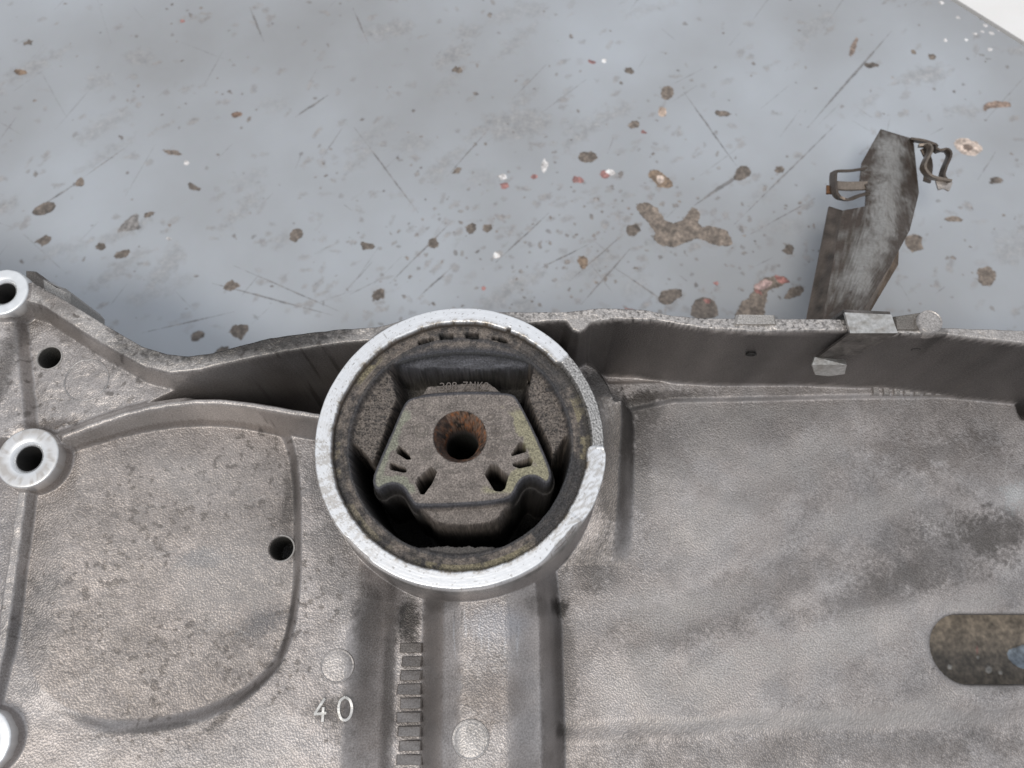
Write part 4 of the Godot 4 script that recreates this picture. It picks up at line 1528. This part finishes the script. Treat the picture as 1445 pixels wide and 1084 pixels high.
	m.detail_albedo = ImageTexture.create_from_image(chip_img)
	m.detail_uv_layer = BaseMaterial3D.DETAIL_UV_1
	m.detail_blend_mode = BaseMaterial3D.BLEND_MODE_MIX
	m.heightmap_enabled = true
	m.heightmap_scale = 0.02
	m.heightmap_texture = ImageTexture.create_from_image(chip_hgt)
	var t := thing("painted_table", "blue-grey painted steel table top with brown chips and scratches", "table")
	# edge that cuts across the top right corner
	var e0 := at(1345, -2, 0)
	var e1 := at(1446, 61, 0)
	var dir := (e1 - e0).normalized()
	var inward := Vector2(-dir.y, dir.x)
	if inward.y < 0:
		inward = -inward
	var pts := [e0 - dir * 700.0, e1 + dir * 500.0]
	var pg := PackedVector2Array([pts[0], pts[1], pts[1] + inward * 900.0, pts[0] + inward * 1100.0])
	var st := SurfaceTool.new()
	st.begin(Mesh.PRIMITIVE_TRIANGLES)
	st.set_smooth_group(-1)
	var add := func(p: Vector2, y: float) -> void:
		st.set_uv(Vector2((p.x - TX) / (2048 * TS), (p.y - TZ) / (2048 * TS)))
		st.add_vertex(Vector3(p.x, y, p.y) * MM)
	var inset := PackedVector2Array()
	for i in 4:
		var a := pg[i]
		var d := (pg[(i + 1) % 4] - a).normalized() + (pg[(i + 3) % 4] - a).normalized()
		inset.append(a + d * 1.6)
	for k in [0, 1, 2, 0, 2, 3]:
		add.call(inset[k], 0.0)
	for i in 4:
		var j := (i + 1) % 4
		for q in [[inset[i], 0.0], [pg[i], -1.4], [pg[j], -1.4], [inset[i], 0.0], [pg[j], -1.4], [inset[j], 0.0], [pg[i], -1.4], [pg[i], -40.0], [pg[j], -40.0], [pg[i], -1.4], [pg[j], -40.0], [pg[j], -1.4]]:
			add.call(q[0], q[1])
	st.generate_normals()
	st.generate_tangents()
	put("table_top", st.commit(), m, t)
	# white panel beyond the edge, a little lower
	var w := StandardMaterial3D.new()
	w.albedo_texture = tint_image(noise(33, 0.01, 4), 256, Color(0.90, 0.885, 0.87), Color(0.95, 0.945, 0.94))
	w.roughness = 0.5
	w.uv1_triplanar = true
	w.uv1_scale = Vector3.ONE * 6.0
	var bx := BoxMesh.new()
	bx.size = Vector3(1.2, 0.014, 0.5)
	var c := (e0 + e1) * 0.5 - inward * 253.2
	var o := put("white_panel", bx, w, self, Vector3(c.x, -9.0, c.y))
	o.rotation.y = -dir.angle()
	tag(o, "smooth white panel lying just beyond the edge of the blue-grey table", "panel")


func _ready() -> void:
	var cam := Camera3D.new()
	cam.fov = rad_to_deg(2.0 * atan(CY / F))
	cam.near = 0.01
	cam.far = 20.0
	cam.position = Vector3(0, EYE * MM, 0)
	cam.basis = Basis(Vector3.RIGHT, Vector3(0, ST, -CT), Vector3(0, CT, ST))
	var lens_ := CameraAttributesPhysical.new()
	lens_.frustum_focal_length = 12.0 * F / CY
	lens_.frustum_focus_distance = 0.232
	lens_.frustum_near = 0.01
	lens_.frustum_far = 20.0
	lens_.exposure_aperture = 15.0
	cam.attributes = lens_
	add_child(cam)
	cam.current = true
	var env := Environment.new()
	env.background_mode = Environment.BG_SKY
	var sm := ProceduralSkyMaterial.new()
	sm.sky_top_color = Color(0.95, 0.97, 1.0)
	sm.sky_horizon_color = Color(0.62, 0.64, 0.67)
	sm.sky_curve = 0.35
	sm.sky_energy_multiplier = 0.94
	sm.ground_horizon_color = Color(0.45, 0.44, 0.43)
	sm.ground_bottom_color = Color(0.3, 0.29, 0.28)
	sm.sun_angle_max = 1.0
	var sky := Sky.new()
	sky.sky_material = sm
	env.sky = sky
	env.tonemap_mode = Environment.TONE_MAPPER_LINEAR
	env.tonemap_exposure = 1.0
	env.sdfgi_enabled = true
	env.ssao_enabled = true
	env.ssil_enabled = true
	var we := WorldEnvironment.new()
	we.environment = env
	add_child(we)
	var sun := DirectionalLight3D.new()
	sun.light_energy = 0.42
	sun.light_angular_distance = 18.0
	sun.light_color = Color(1.0, 0.98, 0.95)
	sun.shadow_enabled = true
	sun.look_at_from_position(Vector3(-0.22, 1.0, 0.42), Vector3.ZERO)
	add_child(sun)

	n_big = noise(1, 0.022, 3)
	n_mid = noise(2, 0.12, 3)
	n_fine = noise(3, 0.55, 2)
	n_grain = noise(4, 0.75, 2)
	n_streak = noise(6, 0.09, 3)
	n_crack = noise(7, 0.6, 3)
	n_spot = noise(9, 0.26, 2)
	n_sand = noise(12, 4.3, 1, FastNoiseLite.TYPE_VALUE)
	rng.seed = 7
	make_materials()
	M.rubber_plain = StandardMaterial3D.new()
	M.rubber_plain.albedo_color = Color(0.14, 0.13, 0.125)
	M.rubber_plain.roughness = 0.8
	M.figure = StandardMaterial3D.new()
	M.figure.albedo_color = Color(0.42, 0.39, 0.37)
	M.figure.roughness = 0.7
	plan_casting()
	plan_bush()
	var t0 := Time.get_ticks_msec()
	build_table()
	print("table ", Time.get_ticks_msec() - t0)
	build_subframe()
	print("subframe ", Time.get_ticks_msec() - t0)
	build_bush()
	build_bracket()
	print("all ", Time.get_ticks_msec() - t0)
